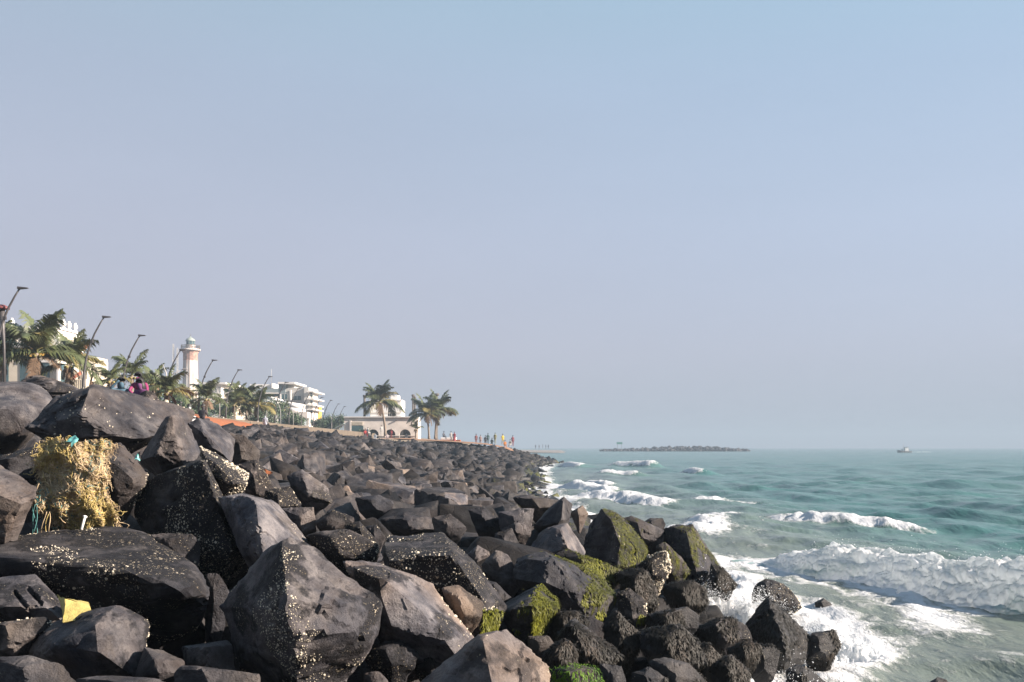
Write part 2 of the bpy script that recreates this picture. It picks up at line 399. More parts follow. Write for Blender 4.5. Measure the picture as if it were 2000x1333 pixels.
# the bank under the rubble and the land behind
gx = np.concatenate([np.linspace(-420, -60, 10), np.linspace(-50, -26, 9), np.linspace(-24, 12, 61)])
gy = np.concatenate([np.linspace(-8, 60, 57), np.linspace(62, 172, 56)])
GX, GY = np.meshgrid(gx, gy)
GZ = bank(GX, GY) - 0.42 * np.clip((x_water(GY) - GX) < 22, 0, 1)
GZ = GZ + 0.10 * fbm(np.stack([GX * .5, GY * .5, GX * 0], -1), 3)
def grid_faces(r, c):
    i = np.arange(r - 1)[:, None] * c + np.arange(c - 1)[None, :]
    return np.stack([i, i + 1, i + c + 1, i + c], -1).reshape(-1, 4)
bed = obj('shore_bank', np_mesh('shore_bank', np.stack([GX, GY, GZ], -1).reshape(-1, 3), grid_faces(len(gy), len(gx)), True), M['bed'])
tag(bed, 'dark rubble bank under the boulders along the shore', kind='structure')
land = boxes('ground', [(-900, -24.5, 20, 420, 1.0, 4.98), (-30, -9, 163.5, 200, 1.0, 3.5)], M['ground'])
tag(land, 'earthy ground of the seafront behind the rocks', kind='structure')

# ---------------------------------------------------------------- sea
def lat_axis():
    return np.concatenate([np.linspace(-1.6, -0.16, 24)[:-1], np.linspace(-0.16, 0.72, 380), np.linspace(0.72, 3.0, 40)[1:]])
tanv = lat_axis(); rows = 5.0 * (2600 / 5.0) ** np.linspace(0, 1, 820)
rows = np.concatenate([[-12, -6, -2, 1, 2.5, 3.8], rows])
T2, R2 = np.meshgrid(tanv, rows)
SX = T2 * np.maximum(np.abs(R2), 5.0); SY = R2.copy()
step = np.gradient(rows)[:, None] * np.ones_like(SX)
SZ = np.zeros_like(SX)
wr = np.random.default_rng(21)
ds = SX - x_water(SY)
for k in range(46):
    lam = 0.7 * (16 / 0.7) ** (k / 45.0)
    ang = math.atan2(-0.42, -1.0) + wr.normal() * (0.30 if lam > 5 else 0.62)
    amp = 0.0115 * lam ** 0.62 * wr.uniform(0.7, 1.3)
    ph = wr.uniform(0, 6.28); kx, ky = math.cos(ang) * 6.283 / lam, math.sin(ang) * 6.283 / lam
    fade = np.clip((lam / np.maximum(step, 1e-3) - 2.0) / 3.0, 0, 1)
    s = np.sin(kx * SX + ky * SY + ph + 1.2 * vnoise(np.stack([SX / (lam * 3), SY / (lam * 3), SX * 0 + k], -1), 5))
    fade = fade * (np.interp(SY, [30, 90, 250], [1, .6, .35]) if lam > 5 else 1.0)
    SZ += fade * amp * (2 * ((s + 1) / 2) ** 1.5 - 0.85)
SZ *= np.clip(ds / 3.0 + 0.5, 0.35, 1) * np.interp(SY, [8, 14, 22, 40], [.55, .6, .8, 1])
foam = np.zeros_like(SX)
fn = fbm(np.stack([SX * .35, SY * .16, SX * 0], -1), 4, 31)
# wash along the rocks
foam += np.clip(1.0 - ds / (np.interp(SY, [0, 9, 13, 20, 40], [.3, .5, .8, 1.5, 2.2]) * (1 + .6 * fn)), 0, 1) * np.where(SY < 170, 1, 0) * np.interp(SY, [0, 10, 14, 22], [.30, .55, .75, .9])
foam += np.clip(1.0 - ds / (np.interp(SY, [0, 9, 14, 30], [2.0, 3.0, 4.5, 7]) + 3 * fn), 0, 1) * 0.34 * np.interp(SY, [0, 9, 13, 18, 30], [.3, .6, 1.1, 1.2, 1.1]) * np.where(SY < 120, 1, 0)
foam += np.clip(fn - 0.30, 0, 1) * 0.8 * np.clip(1 - ds / 30, 0, 1)
# breakers: crest line p0 - p1, height, front and back width, foam amount
BR = [((5.9, 20.6), (9.6, 12.2), 0.05, 0.8, 1.7, 0.0),
      ((10.1, 31.5), (12.6, 28.0), 0.36, 0.6, 1.8, 0.8),
      ((5.6, 26.0), (7.6, 33.5), 0.16, 0.5, 1.6, 0.8),
      ((4.2, 46.0), (6.6, 40.5), 0.42, 0.45, 1.6, 0.95),
      ((3.5, 57.0), (5.4, 52.0), 0.46, 0.5, 1.6, 0.95),
      ((8.6, 43.0), (11.2, 40.0), 0.14, 0.35, 1.0, 0.7),
      ((5.2, 64), (6.6, 60), 0.4, 0.5, 1.6, 0.7),
      ((17.0, 90), (18.0, 86), 0.6, 0.6, 1.6, 0.9),
      ((8.6, 84), (10.6, 80), 0.6, 0.7, 1.8, 0.9),
      ((6.8, 122), (8.4, 114), 0.75, 0.8, 2.0, 0.95),
      ((13.8, 120), (17.0, 112), 0.8, 0.8, 2.0, 0.95),
      ((5.2, 10.6), (7.5, 8.6), 0.16, 0.5, 1.0, 0.12)]
for (x0, y0), (x1, y1), Hh, wf, wb, fo in BR:
    L = math.hypot(x1 - x0, y1 - y0); ux, uy = (x1 - x0) / L, (y1 - y0) / L
    wob = 0.5 * vnoise(np.stack([SX * .3, SY * .3, SX * 0 + Hh], -1), 8)
    al = (SX - x0) * ux + (SY - y0) * uy; nx, ny = -uy, ux
    if nx > 0: nx, ny = -nx, -ny
    s = (SX - x0) * nx + (SY - y0) * ny + wob            # positive towards the shore
    env = np.clip((al + 1.5) / 2.0, 0, 1) * np.clip((L + 1.5 - al) / 2.0, 0, 1)
    prof = np.where(s > 0, np.exp(-(s / wf) ** 2), np.exp(-(s / wb) ** 2))
    SZ += Hh * prof * env * (0.85 + 0.3 * fn)
    foam += fo * env * np.where(s > -0.25, np.exp(-((s - 0.3) / (wf * 1.2)) ** 2), np.exp(-(s / (wb * 0.55)) ** 2) * 0.75)
    foam += (0.12 + 0.5 * fo) * env * 0.55 * np.exp(-((s + wb * 1.2) / (wb * 1.6)) ** 2)
RF = np.array([(4.9, 20.6), (5.35, 19.4), (5.7, 17.6), (6.45, 16.9), (6.65, 15.0), (7.05, 14.0), (7.7, 13.3), (8.6, 12.4), (9.6, 11.6)])
dist = np.full(SX.shape, 99.0)
for q in range(len(RF) - 1):                             # lace in front of and behind the long roller
    p0, p1 = RF[q], RF[q + 1]; e_ = p1 - p0; tt = np.clip(((SX - p0[0]) * e_[0] + (SY - p0[1]) * e_[1]) / (e_ @ e_), 0, 1)
    dist = np.minimum(dist, np.hypot(SX - p0[0] - tt * e_[0], SY - p0[1] - tt * e_[1]))
SZ *= 1 - .85 * np.exp(-(dist / 2.4) ** 2)
foam += .40 * np.exp(-(dist / .8) ** 2) + .24 * np.exp(-(dist / 2.6) ** 2)
foam = np.clip(foam, 0, 1.15)
lump = fbm(np.stack([SX * 3.2, SY * 3.2, SX * 0], -1), 3, 77)
SZ += np.where(SY < 150, 1, 0) * np.clip(foam - 0.55, 0, 0.5) * (0.05 + 0.22 * lump) * np.clip(0.35 / step, 0, 1)
SZ[rows > 1500] *= 0.3
turb = np.clip(1.15 - np.clip(ds, 0, 100) / (9 + 0.05 * np.clip(SY, 0, 200)), 0.0, 1) * np.clip(1.2 - SY / 160, 0.15, 1)
turb = np.clip(turb + 0.25 * fn, 0, 1) * 0.85
me = np_mesh('sea', np.stack([SX, SY, SZ], -1).reshape(-1, 3), grid_faces(len(rows), len(tanv)), True)
for nm, arr in (('foam', foam), ('turb', turb)):
    a = me.attributes.new(nm, 'FLOAT', 'POINT'); a.data.foreach_set('value', arr.astype(np.float32).ravel())
sea = tag(obj('sea', me, M['sea']), 'green sea with small breakers running to the rocks', kind='structure')

# ---------------------------------------------------------------- white water as solid froth
ICO = {}
def ico(n):
    if n not in ICO:
        bm = bmesh.new(); bmesh.ops.create_icosphere(bm, subdivisions=n, radius=1.0)
        V = np.array([v.co[:] for v in bm.verts]); F = np.array([[v.index for v in f.verts] for f in bm.faces]); bm.free()
        V /= np.linalg.norm(V, axis=1, keepdims=True); ICO[n] = (V, F)
    return ICO[n]

def sea_z(x, y):
    """height of the sea sheet at given points"""
    i = np.clip(np.searchsorted(rows, y), 1, len(rows) - 1); j = np.clip(np.searchsorted(tanv, x / np.maximum(np.abs(y), 5.0)), 1, len(tanv) - 1)
    return SZ[i, j]

def billow(p, oct=5, s=0, gain=.60):
    a, t, out = 1.0, 0.0, 0
    for k in range(oct):
        out = out + a * np.abs(vnoise(p, s + k * 13)) ** 1.15; t += a; a *= gain; p = p * 2.1 + 5.3
    return out / t

def foam_patch(name, S, N, amp, freq, thin, label, seed, drops, dsz=(.0018, .0055)):
    """S (r,c,3) sheet of points, N (3,) or (r,c,3) push direction, amp (r,c) strength; churned into froth, with flung drops as small beads"""
    r, c = S.shape[:2]; rr = np.random.default_rng(seed)
    d = billow(S * freq, 5, seed); d2 = fbm(S * freq * .45, 2, seed + 4)
    V = S + N * (amp * (d * 1.5 - .35 + .5 * d2))[..., None]
    V = V + .35 * amp[..., None] * np.stack([fbm(S * freq * 1.3 + k * 9, 3, seed + k) for k in range(3)], -1)
    parts = [(V.reshape(-1, 3), grid_faces(r, c))]
    m = np_mesh(name, parts[0][0], parts[0][1], True)
    th_ = m.attributes.new('thin', 'FLOAT', 'POINT'); th_.data.foreach_set('value', thin.astype(np.float32).ravel())
    o = tag(obj(name, m, M['foam']), label, kind='stuff')
    u1, f1 = ico(1); w = (amp * (S[..., 2] - S[..., 2].min())).ravel() ** 1.5; idx = rr.choice(len(w), drops, p=w / w.sum()); dp = []
    P0 = V.reshape(-1, 3)[idx] + np.abs(rr.normal(size=(drops, 3))) * np.array([0, 0, .16]) * rr.random((drops, 1)) + rr.normal(size=(drops, 3)) * .07
    sz = rr.uniform(*dsz, drops) * (1 + (rr.random(drops) < .1))
    Vd = (P0[:, None, :] + u1[None] * sz[:, None, None]).reshape(-1, 3); Fd = (np.arange(drops)[:, None, None] * len(u1) + f1[None]).reshape(-1, 3)
    md = np_mesh('spray', Vd, Fd, True); tag(obj('spray', md, M['foam'], o), None, kind='stuff')
    return o

# the long roller: a steep churned front, a crest, and froth trailing down its back
RF = np.array([(4.9, 20.6), (5.35, 19.4), (5.7, 17.6), (6.45, 16.9), (6.65, 15.0), (7.05, 14.0), (7.7, 13.3), (8.6, 12.4), (9.6, 11.6)])
RL = np.concatenate([[0], np.cumsum(np.linalg.norm(np.diff(RF, axis=0), axis=1))]); RL /= RL[-1]
u = np.linspace(0, 1, 620); v = np.linspace(0, 1, 110); Uu, Vv = np.meshgrid(u, v, indexing='ij')
k7 = np.ones(41) / 41; rx = np.convolve(np.pad(np.interp(u, RL, RF[:, 0]), 20, 'edge'), k7, 'valid'); ry = np.convolve(np.pad(np.interp(u, RL, RF[:, 1]), 20, 'edge'), k7, 'valid')
lob = .20 * fbm(np.stack([u * 9, u * 0, u * 0], -1), 3, 91)
off = np.interp(v, [0, .12, .40, .62, 1], [-.10, .02, .42, .85, 2.0])[None, :] - lob[:, None] * np.interp(v, [0, .5, 1], [1, .6, 0])[None, :]
hh = np.interp(v, [0, .12, .40, .55, .75, 1], [-.12, .06, .82, 1.0, .62, -.10])[None, :]
top = np.interp(u, [0, .08, .14, .25, .45, .7, .85, 1], [.0, .02, .26, .52, .56, .70, .92, 1.0]) * (1 + .22 * fbm(np.stack([u * 14, u * 0 + 3, u * 0], -1), 3, 92))
X_ = rx[:, None] + .93 * off; Y_ = ry[:, None] + .36 * off
base = np.minimum(sea_z(X_, Y_), .16 + 0 * X_)
S = np.stack([X_, Y_, base * .6 + hh * top[:, None]], -1)
env = np.clip((Uu - .06) * 12, .02, 1) * np.interp(Vv, [0, .1, .3, .7, 1], [.25, .7, 1, .8, .15])
thin = np.clip(1.0 - (hh + 0 * X_) * 1.6, 0, 1) * np.where(Vv < .5, 1, .35) * np.clip(.55 + 1.8 * fbm(np.stack([Uu * 11, Vv * 3, Vv * 0], -1), 3, 95), 0, 1) * 1.25
foam_patch('roller_foam', S, np.array([-.62, -.25, .74]), .19 * env * (0.6 + .6 * Uu), 4.4, np.clip(thin, 0, 1), 'long white roller of churned foam breaking on the green sea', 11, 1500, (.0020, .005))
# splash between the rocks
gx_ = np.linspace(1.9, 5.3, 330); gy_ = np.linspace(8.4, 13.8, 300); Xg, Yg = np.meshgrid(gx_, gy_)
pn = fbm(np.stack([Xg * 1.6, Yg * 1.6, Xg * 0], -1), 4, 44)
ev = 0
for cx_, cy_, h_, sx_, sy_ in ((2.72, 12.0, .66, .44, .5), (2.45, 11.9, .40, .2, .3), (3.05, 11.6, .42, .3, .4), (3.45, 11.75, .36, .35, .4), (3.95, 11.35, .28, .4, .35), (4.35, 11.0, .10, .45, .4), (2.75, 9.25, .22, .30, .35), (3.05, 9.0, .14, .35, .35), (2.5, 9.9, .15, .2, .35), (4.2, 12.4, .12, .5, .5)):
    ev = ev + h_ * np.exp(-((Xg - cx_) / sx_) ** 2 - ((Yg - cy_) / sy_) ** 2)
ev = ev * (1 + .55 * pn)
S = np.stack([Xg, Yg, sea_z(Xg, Yg) - .12 + ev * .85], -1)
foam_patch('splash_foam', S, np.array([-.1, -.15, .98]), np.clip(ev * .8, 0, .16), 7.0, np.clip(.55 - ev * 3.0, 0, 1), 'white splash bursting between the dark weedy rocks', 12, 22000, (.0016, .0045))

# ---------------------------------------------------------------- rocks
def hull_planes(pts):
    bm = bmesh.new()
    for p in pts: bm.verts.new(p)
    r = bmesh.ops.convex_hull(bm, input=bm.verts[:])
    bm.normal_update()
    hv = {v for f in bm.faces for v in f.verts}
    c = sum((v.co for v in hv), Vector()) / len(hv)
    pl = []
    full = []
    for f in sorted(bm.faces, key=lambda f: -f.calc_area()):
        n = f.normal.copy(); d = n.dot(f.verts[0].co)
        if n.dot(c) > d: n, d = -n, -d
        full.append((n, d))
        for q in pl:
            if q[0].dot(n) > 0.94: q[1] = max(q[1], d) if q[0].dot(n) > 0.99 else q[1]; break
        else: pl.append([n, d])
    bm.free()
    return np.array([q[0][:] for q in pl]), np.array([q[1] for q in pl]), np.array(c[:]), np.array([q[0][:] for q in full]), np.array([q[1] for q in full])

def star_rock(pts, sub=5, seed=0, rough=1.0, p=160, scoops=3):
    """a broken block: the convex hull of pts, sampled radially; vertices near an arris are moved onto it so that it stays sharp (p > 50), then worn and chipped"""
    pts = np.array([tuple(q) for q in pts], dtype=float)
    n, d, c, nf, df = hull_planes(pts)
    S = np.maximum((pts.max(0) - pts.min(0)) / 2, 1e-3); size = S.mean()
    n = np.concatenate([n, nf]); d = np.concatenate([d - n[:len(d)] @ c, (df - nf @ c) * 1.07])
    nn = n * S; ln = np.linalg.norm(nn, axis=1) + 1e-9; nn = nn / ln[:, None]; dn = np.maximum(d / ln, 0.05)
    cr = np.random.default_rng(seed + 500); qh = (pts - c) / S
    for k in range(2):                                                  # a corner or two knocked off
        m_ = cr.normal(size=3); m_ /= np.linalg.norm(m_); s_ = (qh @ m_).max() * cr.uniform(.88, .96)
        nn = np.concatenate([nn, m_[None]]); dn = np.concatenate([dn, [max(s_, .2)]])
    U, F = ico(sub)
    g = np.maximum(U @ nn.T, 0) / dn[None, :]; gm = g.max(1)
    if p > 50:
        V = U / gm[:, None]; h = {3: .30, 4: .155, 5: .078, 6: .039}[sub]
        for it in range(2):
            gg = (V @ nn.T) / dn[None, :]; o2 = np.argpartition(gg, -2, axis=1)[:, -2:]
            a_, b_ = gg[np.arange(len(V)), o2[:, 0]], gg[np.arange(len(V)), o2[:, 1]]
            i1 = np.where(a_ > b_, o2[:, 0], o2[:, 1]); i2 = np.where(a_ > b_, o2[:, 1], o2[:, 0])
            n1, n2 = nn[i1], nn[i2]; m_ = n2 - (n1 * n2).sum(1, keepdims=True) * n1; lm_ = np.linalg.norm(m_, axis=1)
            dl = dn[i2] - (V * n2).sum(1); mv = dl / np.maximum(lm_, 1e-6)
            ok = (lm_ > .22) & (mv / np.maximum(lm_, 1e-6) < h * .62 * np.linalg.norm(V, axis=1)) & (mv > 0)
            V = V + np.where(ok, mv / np.maximum(lm_, 1e-6), 0)[:, None] * m_
    else:
        V = U / (gm * (((g / gm[:, None]) ** p).sum(1)) ** (1.0 / p))[:, None]
    q = V * S / size
    rr = np.random.default_rng(seed + 100)
    disp = 0.012 * fbm(q * 1.6 + seed * 3.1, 3, seed) + 0.011 * fbm(q * 9.0 + seed, 4, seed + 5, .62) - 0.05 * np.clip(np.abs(fbm(q * 1.3 + 7 + seed, 3, seed + 9)) * -1 + .05, 0, 1) * 4
    led = fbm(q * np.array([1.0, 1.0, 3.0]) * 1.5 + seed, 2, seed + 3); disp += 0.012 * np.tanh(led * 12)
    g2 = np.partition(g, -2, axis=1)[:, -2] / gm; em = np.clip((g2 - .955) / .045, 0, 1)        # chips broken off along the edges
    disp -= 0.065 * em * np.clip(fbm(q * 6.5 + seed * 1.7, 3, seed + 21) * 2.6 - .25, 0, 1)
    ncell = 40 if sub > 4 else 18                                       # fracture cells: small flat breaks with sharp borders
    sd = q[cr.integers(len(q), size=ncell)]; wq = q + .10 * np.stack([fbm(q * 3 + 9 * k, 2, seed + k) for k in range(3)], -1)
    ci = ((wq[:, None, :] - sd[None]) ** 2).sum(-1).argmin(1)
    disp += (cr.normal(size=ncell) * .005)[ci] + ((cr.normal(size=(ncell, 3)) * .035)[ci] * (q - sd[ci])).sum(1)
    for k in range(scoops):
        i = rr.integers(len(V)); cc = V[i] * S / size * 1.05; rad = rr.uniform(.22, .5)
        dd = np.linalg.norm(q - cc, axis=1); disp -= 0.11 * rad * np.clip(1.25 - (dd / rad) ** 2 * 1.25, 0, 1)
    V = V * (1 + rough * disp)[:, None]
    return V * S, F, c

HERO = []     # (name phrase, pixel polygon, depth) for placing the rest
HEROMESH = {}
def in_poly(px, py, poly):
    poly = np.asarray(poly); x, y = poly[:, 0], poly[:, 1]; x2, y2 = np.roll(x, -1), np.roll(y, -1)
    c = ((y > py) != (y2 > py)) & (px < (x2 - x) * (py - y) / (y2 - y + 1e-9) + x)
    return bool(c.sum() % 2)

def hull2d(pts):
    pts = sorted(set((float(a), float(b)) for a, b in pts))
    def half(ps):
        h = []
        for p_ in ps:
            while len(h) > 1 and (h[-1][0] - h[-2][0]) * (p_[1] - h[-2][1]) - (h[-1][1] - h[-2][1]) * (p_[0] - h[-2][0]) <= 0: h.pop()
            h.append(p_)
        return h[:-1]
    return half(pts) + half(pts[::-1])

def tri_sample(V, F, n, r):
    a, b, c = V[F[:, 0]], V[F[:, 1]], V[F[:, 2]]
    N = np.cross(b - a, c - a); A = np.linalg.norm(N, axis=1); N = N / (A[:, None] + 1e-12)
    i = r.choice(len(F), n, p=A / A.sum()); u, v = r.random(n), r.random(n); f = u + v > 1; u[f], v[f] = 1 - u[f], 1 - v[f]
    return a[i] + u[:, None] * (b[i] - a[i]) + v[:, None] * (c[i] - a[i]), N[i]

def weed_mesh(name, V, F, n, r, length, width, keep=None, lift=0.012, up=-0.6):
    pts, N = tri_sample(V, F, n, r)
    ok = N[:, 2] > up
    if keep is not None: ok &= keep(pts, N)
    pts, N = pts[ok], N[ok]; n = len(pts)
    if n == 0: return None
    g = np.array([0, 0, -1.0]) + 0.30 * r.normal(size=(n, 3))
    t = g - (g * N).sum(1, keepdims=True) * N; t /= np.linalg.norm(t, axis=1, keepdims=True) + 1e-9
    s = np.cross(N, t)
    L = length * r.uniform(.5, 1.4, n)[:, None]; W = width * r.uniform(.6, 1.4, n)[:, None]; lf = lift * r.uniform(.4, 1.8, n)[:, None]
    a = pts - s * W / 2; b = pts + s * W / 2
    m = pts + t * L * .5 + N * lf; e = pts + t * L + N * lf * .5 + s * W * r.normal(size=(n, 1)) * .8
    Vv = np.stack([a, b, m + s * W * .5, m - s * W * .5, e], 1).reshape(-1, 3)
    k = np.arange(n)[:, None] * 5
    Ff = np.concatenate([k + np.array([[0, 1, 2]]), k + np.array([[0, 2, 3]]), k + np.array([[3, 2, 4]])])
    me = np_mesh(name, Vv, Ff, False)
    clump = np.clip(0.5 + 0.9 * fbm(pts * 4.0, 3, 3), 0, 1)
    rv = np.clip(clump * .7 + r.random(n) * .3, 0, 1)
    at = me.attributes.new('rnd', 'FLOAT', 'POINT'); at.data.foreach_set('value', np.repeat(rv, 5).astype(np.float32))
    return me

def shell_mesh(name, V, F, n, r, size, thr, freq=2.6):
    pts, N = tri_sample(V, F, n, r)
    ok = fbm(pts * freq, 4, 55) > thr
    pts, N = pts[ok], N[ok]; n = len(pts)
    if n == 0: return None
    ref = r.normal(size=(n, 3)); s = np.cross(N, ref); s /= np.linalg.norm(s, axis=1, keepdims=True) + 1e-9; t = np.cross(N, s)
    R = size * np.exp(r.normal(0, .45, n))[:, None]
    th = np.arange(5) * 2 * np.pi / 5
    ring = [pts + R * (math.cos(a) * s + math.sin(a) * t * .75) * r.uniform(.75, 1.2, (n, 1)) - N * .002 for a in th]
    top = [pts + R * .45 * (math.cos(a) * s + math.sin(a) * t) + N * R * .7 for a in th]
    Vv = np.stack(ring + top, 1).reshape(-1, 3); k = np.arange(n)[:, None] * 10
    q = [k + np.array([[i, (i + 1) % 5, 5 + (i + 1) % 5]]) for i in range(5)] + [k + np.array([[i, 5 + (i + 1) % 5, 5 + i]]) for i in range(5)]
    q += [k + np.array([[5, 6, 7]]), k + np.array([[5, 7, 8]]), k + np.array([[5, 8, 9]])]
    return np_mesh(name, Vv, np.concatenate(q), False)

ROCK_GROUP = 'dark boulders of the sea wall'
def hero(short, label, D, outline, ridge=(), thick=None, sub=5, seed=None, tone=1.0, warm=0.25, barn=0.25, moss=0.0, wet=0.0,
         weed=None, shells=0, shell_size=.005, shell_thr=.12, p=160, rough=1.0, foot=True, grooves=()):
    """outline: pixel points at depth D (+ dd by index or third value); ridge: (px, py, offset) nearer points; the back is filled in behind."""
    seed = seed if seed is not None else len(HERO) * 7 + 3
    out = [(o[0], o[1], (o[2] if len(o) > 2 else 0.0)) for o in outline]
    xs = [o[0] for o in out]; ys = [o[1] for o in out]
    cx, cy = sum(xs) / len(xs), sum(ys) / len(ys); wpx = max(xs) - min(xs); hpx = max(ys) - min(ys)
    wm = wpx * D / FPX; hm = hpx * D / FPX
    thick = thick or max(0.45 * (wm + hm), 0.25)
    pts = [P(x, y, D + z) for x, y, z in out]
    if not ridge:
        ridge = [(cx - .12 * wpx, cy - .22 * hpx, -.22 * wm), (cx - .02 * wpx, cy + .25 * hpx, -.26 * wm)]
    pts += [P(x, y, D + z) for x, y, z in ridge]
    for x, y, z in out:
        pts.append(P(cx + .80 * (x - cx), cy + .80 * (y - cy) + (.05 * hpx if foot else 0), D + z + thick))
    if foot:                                            # let the rock run on down behind what stands in front of it
        pts.append(P(cx, max(ys), D + thick * .5) - Vector((0, 0, 0.22)))
    V, F, c = star_rock(pts, sub, seed, rough, p)
    for (gx0, gy0), (gx1, gy1), gw in grooves:          # drill marks
        W = V + c; qx = CX + W[:, 0] / W[:, 1] * FPX; qy = HY - (W[:, 2] - EYE) / W[:, 1] * FPX; ex, ey = gx1 - gx0, gy1 - gy0
        tt = np.clip(((qx - gx0) * ex + (qy - gy0) * ey) / (ex * ex + ey * ey), 0, 1); dg = np.hypot(qx - gx0 - tt * ex, qy - gy0 - tt * ey)
        V = V + (np.clip(1 - dg / gw, 0, 1) * (W[:, 1] < D + .3))[:, None] * np.array([0, .05, -.05])
    me = np_mesh('boulder', V, F, True); me.set_sharp_from_angle(angle=math.radians(24))
    o = obj('boulder', me, M['rock'], None, Vector(c))
    tag(o, label, 'boulder', ROCK_GROUP)
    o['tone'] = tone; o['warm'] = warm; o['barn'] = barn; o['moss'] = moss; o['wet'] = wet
    HERO.append((short, hull2d([(x, y) for x, y, z in out]), D, (cx, cy), max(wpx, hpx)))
    r = np.random.default_rng(seed)
    front = lambda pp, N: ((N * -(pp + c - np.array([0, 0, EYE]))).sum(1) > -0.15)
    if weed:
        kind, n, ln, wd, thr = weed
        me2 = weed_mesh('seaweed', V, F, n, r, ln, wd, keep=lambda pp, N: front(pp, N) & (fbm((pp + c) * 2.1, 3, 70 + seed) > thr) & ((N[:, 0] > .0) if kind == 'weed_green' else True))
        if me2:
            tag(obj('seaweed', me2, M[kind], o), None, None, None, 'stuff')
    if shells:
        me3 = shell_mesh('barnacles', V, F, int(shells * (1.8 if shells < 5000 else 1)), r, shell_size, shell_thr)
        if me3: tag(obj('barnacles', me3, M['shell'], o), None, None, None, 'stuff')
    return o
# ---------------------------------------------------------------- the boulders one can tell apart
GR = dict(weed=('weed_green', 9880, .042, .0075, -.05))
DK = dict(weed=('weed_dark', 5200, .045, .009, -.06))
hero('the smooth domed boulder', 'big smooth domed grey boulder at the far left top of the slope', 13.0,
     [(-90, 760, .3), (-40, 742, .5), (0, 737, .6), (60, 738, .7), (100, 757, .5), (116, 785, .2), (86, 836, -.2), (40, 872, -.2), (-90, 885, -.3)],
     [(10, 790, -.6), (-60, 800, -.6), (60, 800, -.4), (20, 850, -.5)], thick=2.0, tone=1.6, warm=.3, barn=.15, p=12, rough=.8, shells=500)
hero('the brown earthy mound', 'brown earthy mound of rubble behind the smooth domed boulder', 17.0,
     [(30, 742), (70, 728), (100, 736), (128, 751), (160, 757), (170, 780), (60, 800)], thick=2.2, tone=1.35, warm=1.0, barn=.25, p=10, rough=1.8, sub=5)
hero('the long ridge boulder', 'long dark boulder with a high ridge and scattered white shells below two seated people', 11.0,
     [(58, 832, -.1), (112, 775, .1), (180, 754, .2), (250, 770, .5), (376, 803, 1.0), (374, 828, .9), (240, 874), (150, 872), (92, 855)],
     [(188, 762, -.2), (150, 848, -.6), (205, 850, -.5), (280, 850, -.25)], thick=1.5, tone=1.25, warm=.45, barn=.0, shells=700, shell_size=.0095, shell_thr=.05, sub=6)
hero('the pale sunlit block', 'pale barnacled block right of the two seated people', 19.0,
     [(262, 776), (285, 762), (300, 766), (316, 785), (318, 800), (270, 800)], tone=1.7, warm=.5, barn=.6, sub=4)
hero('the pointed boulder', 'pointed grey boulder with a dark left face above the barnacled dark block', 9.5,
     [(326, 816), (348, 813), (376, 846, .3), (391, 882, .3), (362, 912), (330, 914), (274, 902, .35), (288, 874, .4), (302, 852, .3)],
     [(333, 818, -.15), (305, 893, -.28), (345, 880, -.25)], tone=1.5, warm=.4, barn=.22, sub=6)
hero('the grey shoulder boulder', 'sloping grey boulder leaning right behind the pointed boulder', 11.4,
     [(366, 825), (386, 818), (422, 828, .3), (458, 858, .4), (446, 892, .1), (452, 906), (402, 890, -.1), (380, 862)],
     [(395, 845, -.25), (430, 880, -.3)], tone=1.6, warm=.3, barn=.0, sub=5)
hero('the dark overhung boulder', 'dark boulder in shade right of the sloping grey boulder', 13.0,
     [(448, 852), (476, 850), (508, 880), (506, 908), (462, 912), (448, 890)], tone=.9, warm=.5, barn=.0, sub=5)
hero('the shell-speckled block', 'tilted dark block speckled with white shells right of the net tangle', 8.2,
     [(190, 880, .2), (237, 866, .35), (289, 927, .2), (283, 943, .1), (231, 983), (220, 976), (205, 930, .1)],
     [(215, 905, -.08), (262, 940, -.12), (228, 962, -.12)], tone=.95, warm=.75, barn=.35, shells=700, shell_size=.0065, sub=6)
hero('the black rock behind the net', 'black speckled rock behind the left side of the net tangle', 9.0,
     [(-30, 905), (0, 896), (42, 880), (78, 872), (92, 930), (60, 960), (-30, 955)], tone=.75, warm=.1, barn=.45, shells=500, sub=5)
hero('the rock under the net', 'dark rock hidden under the draped fishing net', 8.15,
     [(85, 880), (190, 885), (205, 960), (200, 1040), (100, 1045), (78, 960)], [(140, 930, -.1), (150, 1000, -.15)], thick=.9, tone=.8, warm=.2, sub=4)
hero('the flat brown block', 'flat brown block cut off by the left edge below the net tangle', 6.8,
     [(-60, 885, .5), (0, 910, .4), (73, 954, .2), (71, 966), (10, 1050, -.1), (-60, 1062)], [(-20, 960, -.2), (40, 985, -.15)], tone=1.5, warm=.7, barn=.0, shells=40, shell_size=.0065, sub=6)
hero('the long low slab', 'long low slab with a smooth blue grey top and barnacled black side', 6.6,
     [(-60, 1066, .7), (90, 1042, .9), (234, 1027, 1.0), (274, 1036, .9), (404, 1126, .1), (414, 1172), (388, 1238, .3), (285, 1246, .3), (85, 1150, .25), (-60, 1110, .25)],
     [(-60, 1080, -.1), (90, 1106, -.2), (230, 1110, -.3), (366, 1160, -.28)], thick=1.1, tone=.95, warm=.12, barn=.42, shells=16000, shell_size=.0036, shell_thr=.14, sub=6, p=45)
hero('the tall barnacled block', 'tall black block crusted with yellowish barnacles in the middle of the left slope', 8.3,
     [(399, 904, .1), (327, 924, .1), (268, 952, .3), (262, 1010, .2), (300, 1055), (380, 1112, -.1), (450, 1142, .05), (496, 1106, .45), (452, 1020, .5), (417, 946, .35)],
     [(396, 912, -.18), (425, 1000, -.28), (452, 1085, -.3), (380, 1060, -.25)], tone=.8, warm=.25, barn=.75, shells=14000, shell_size=.0046, shell_thr=.12, sub=6)
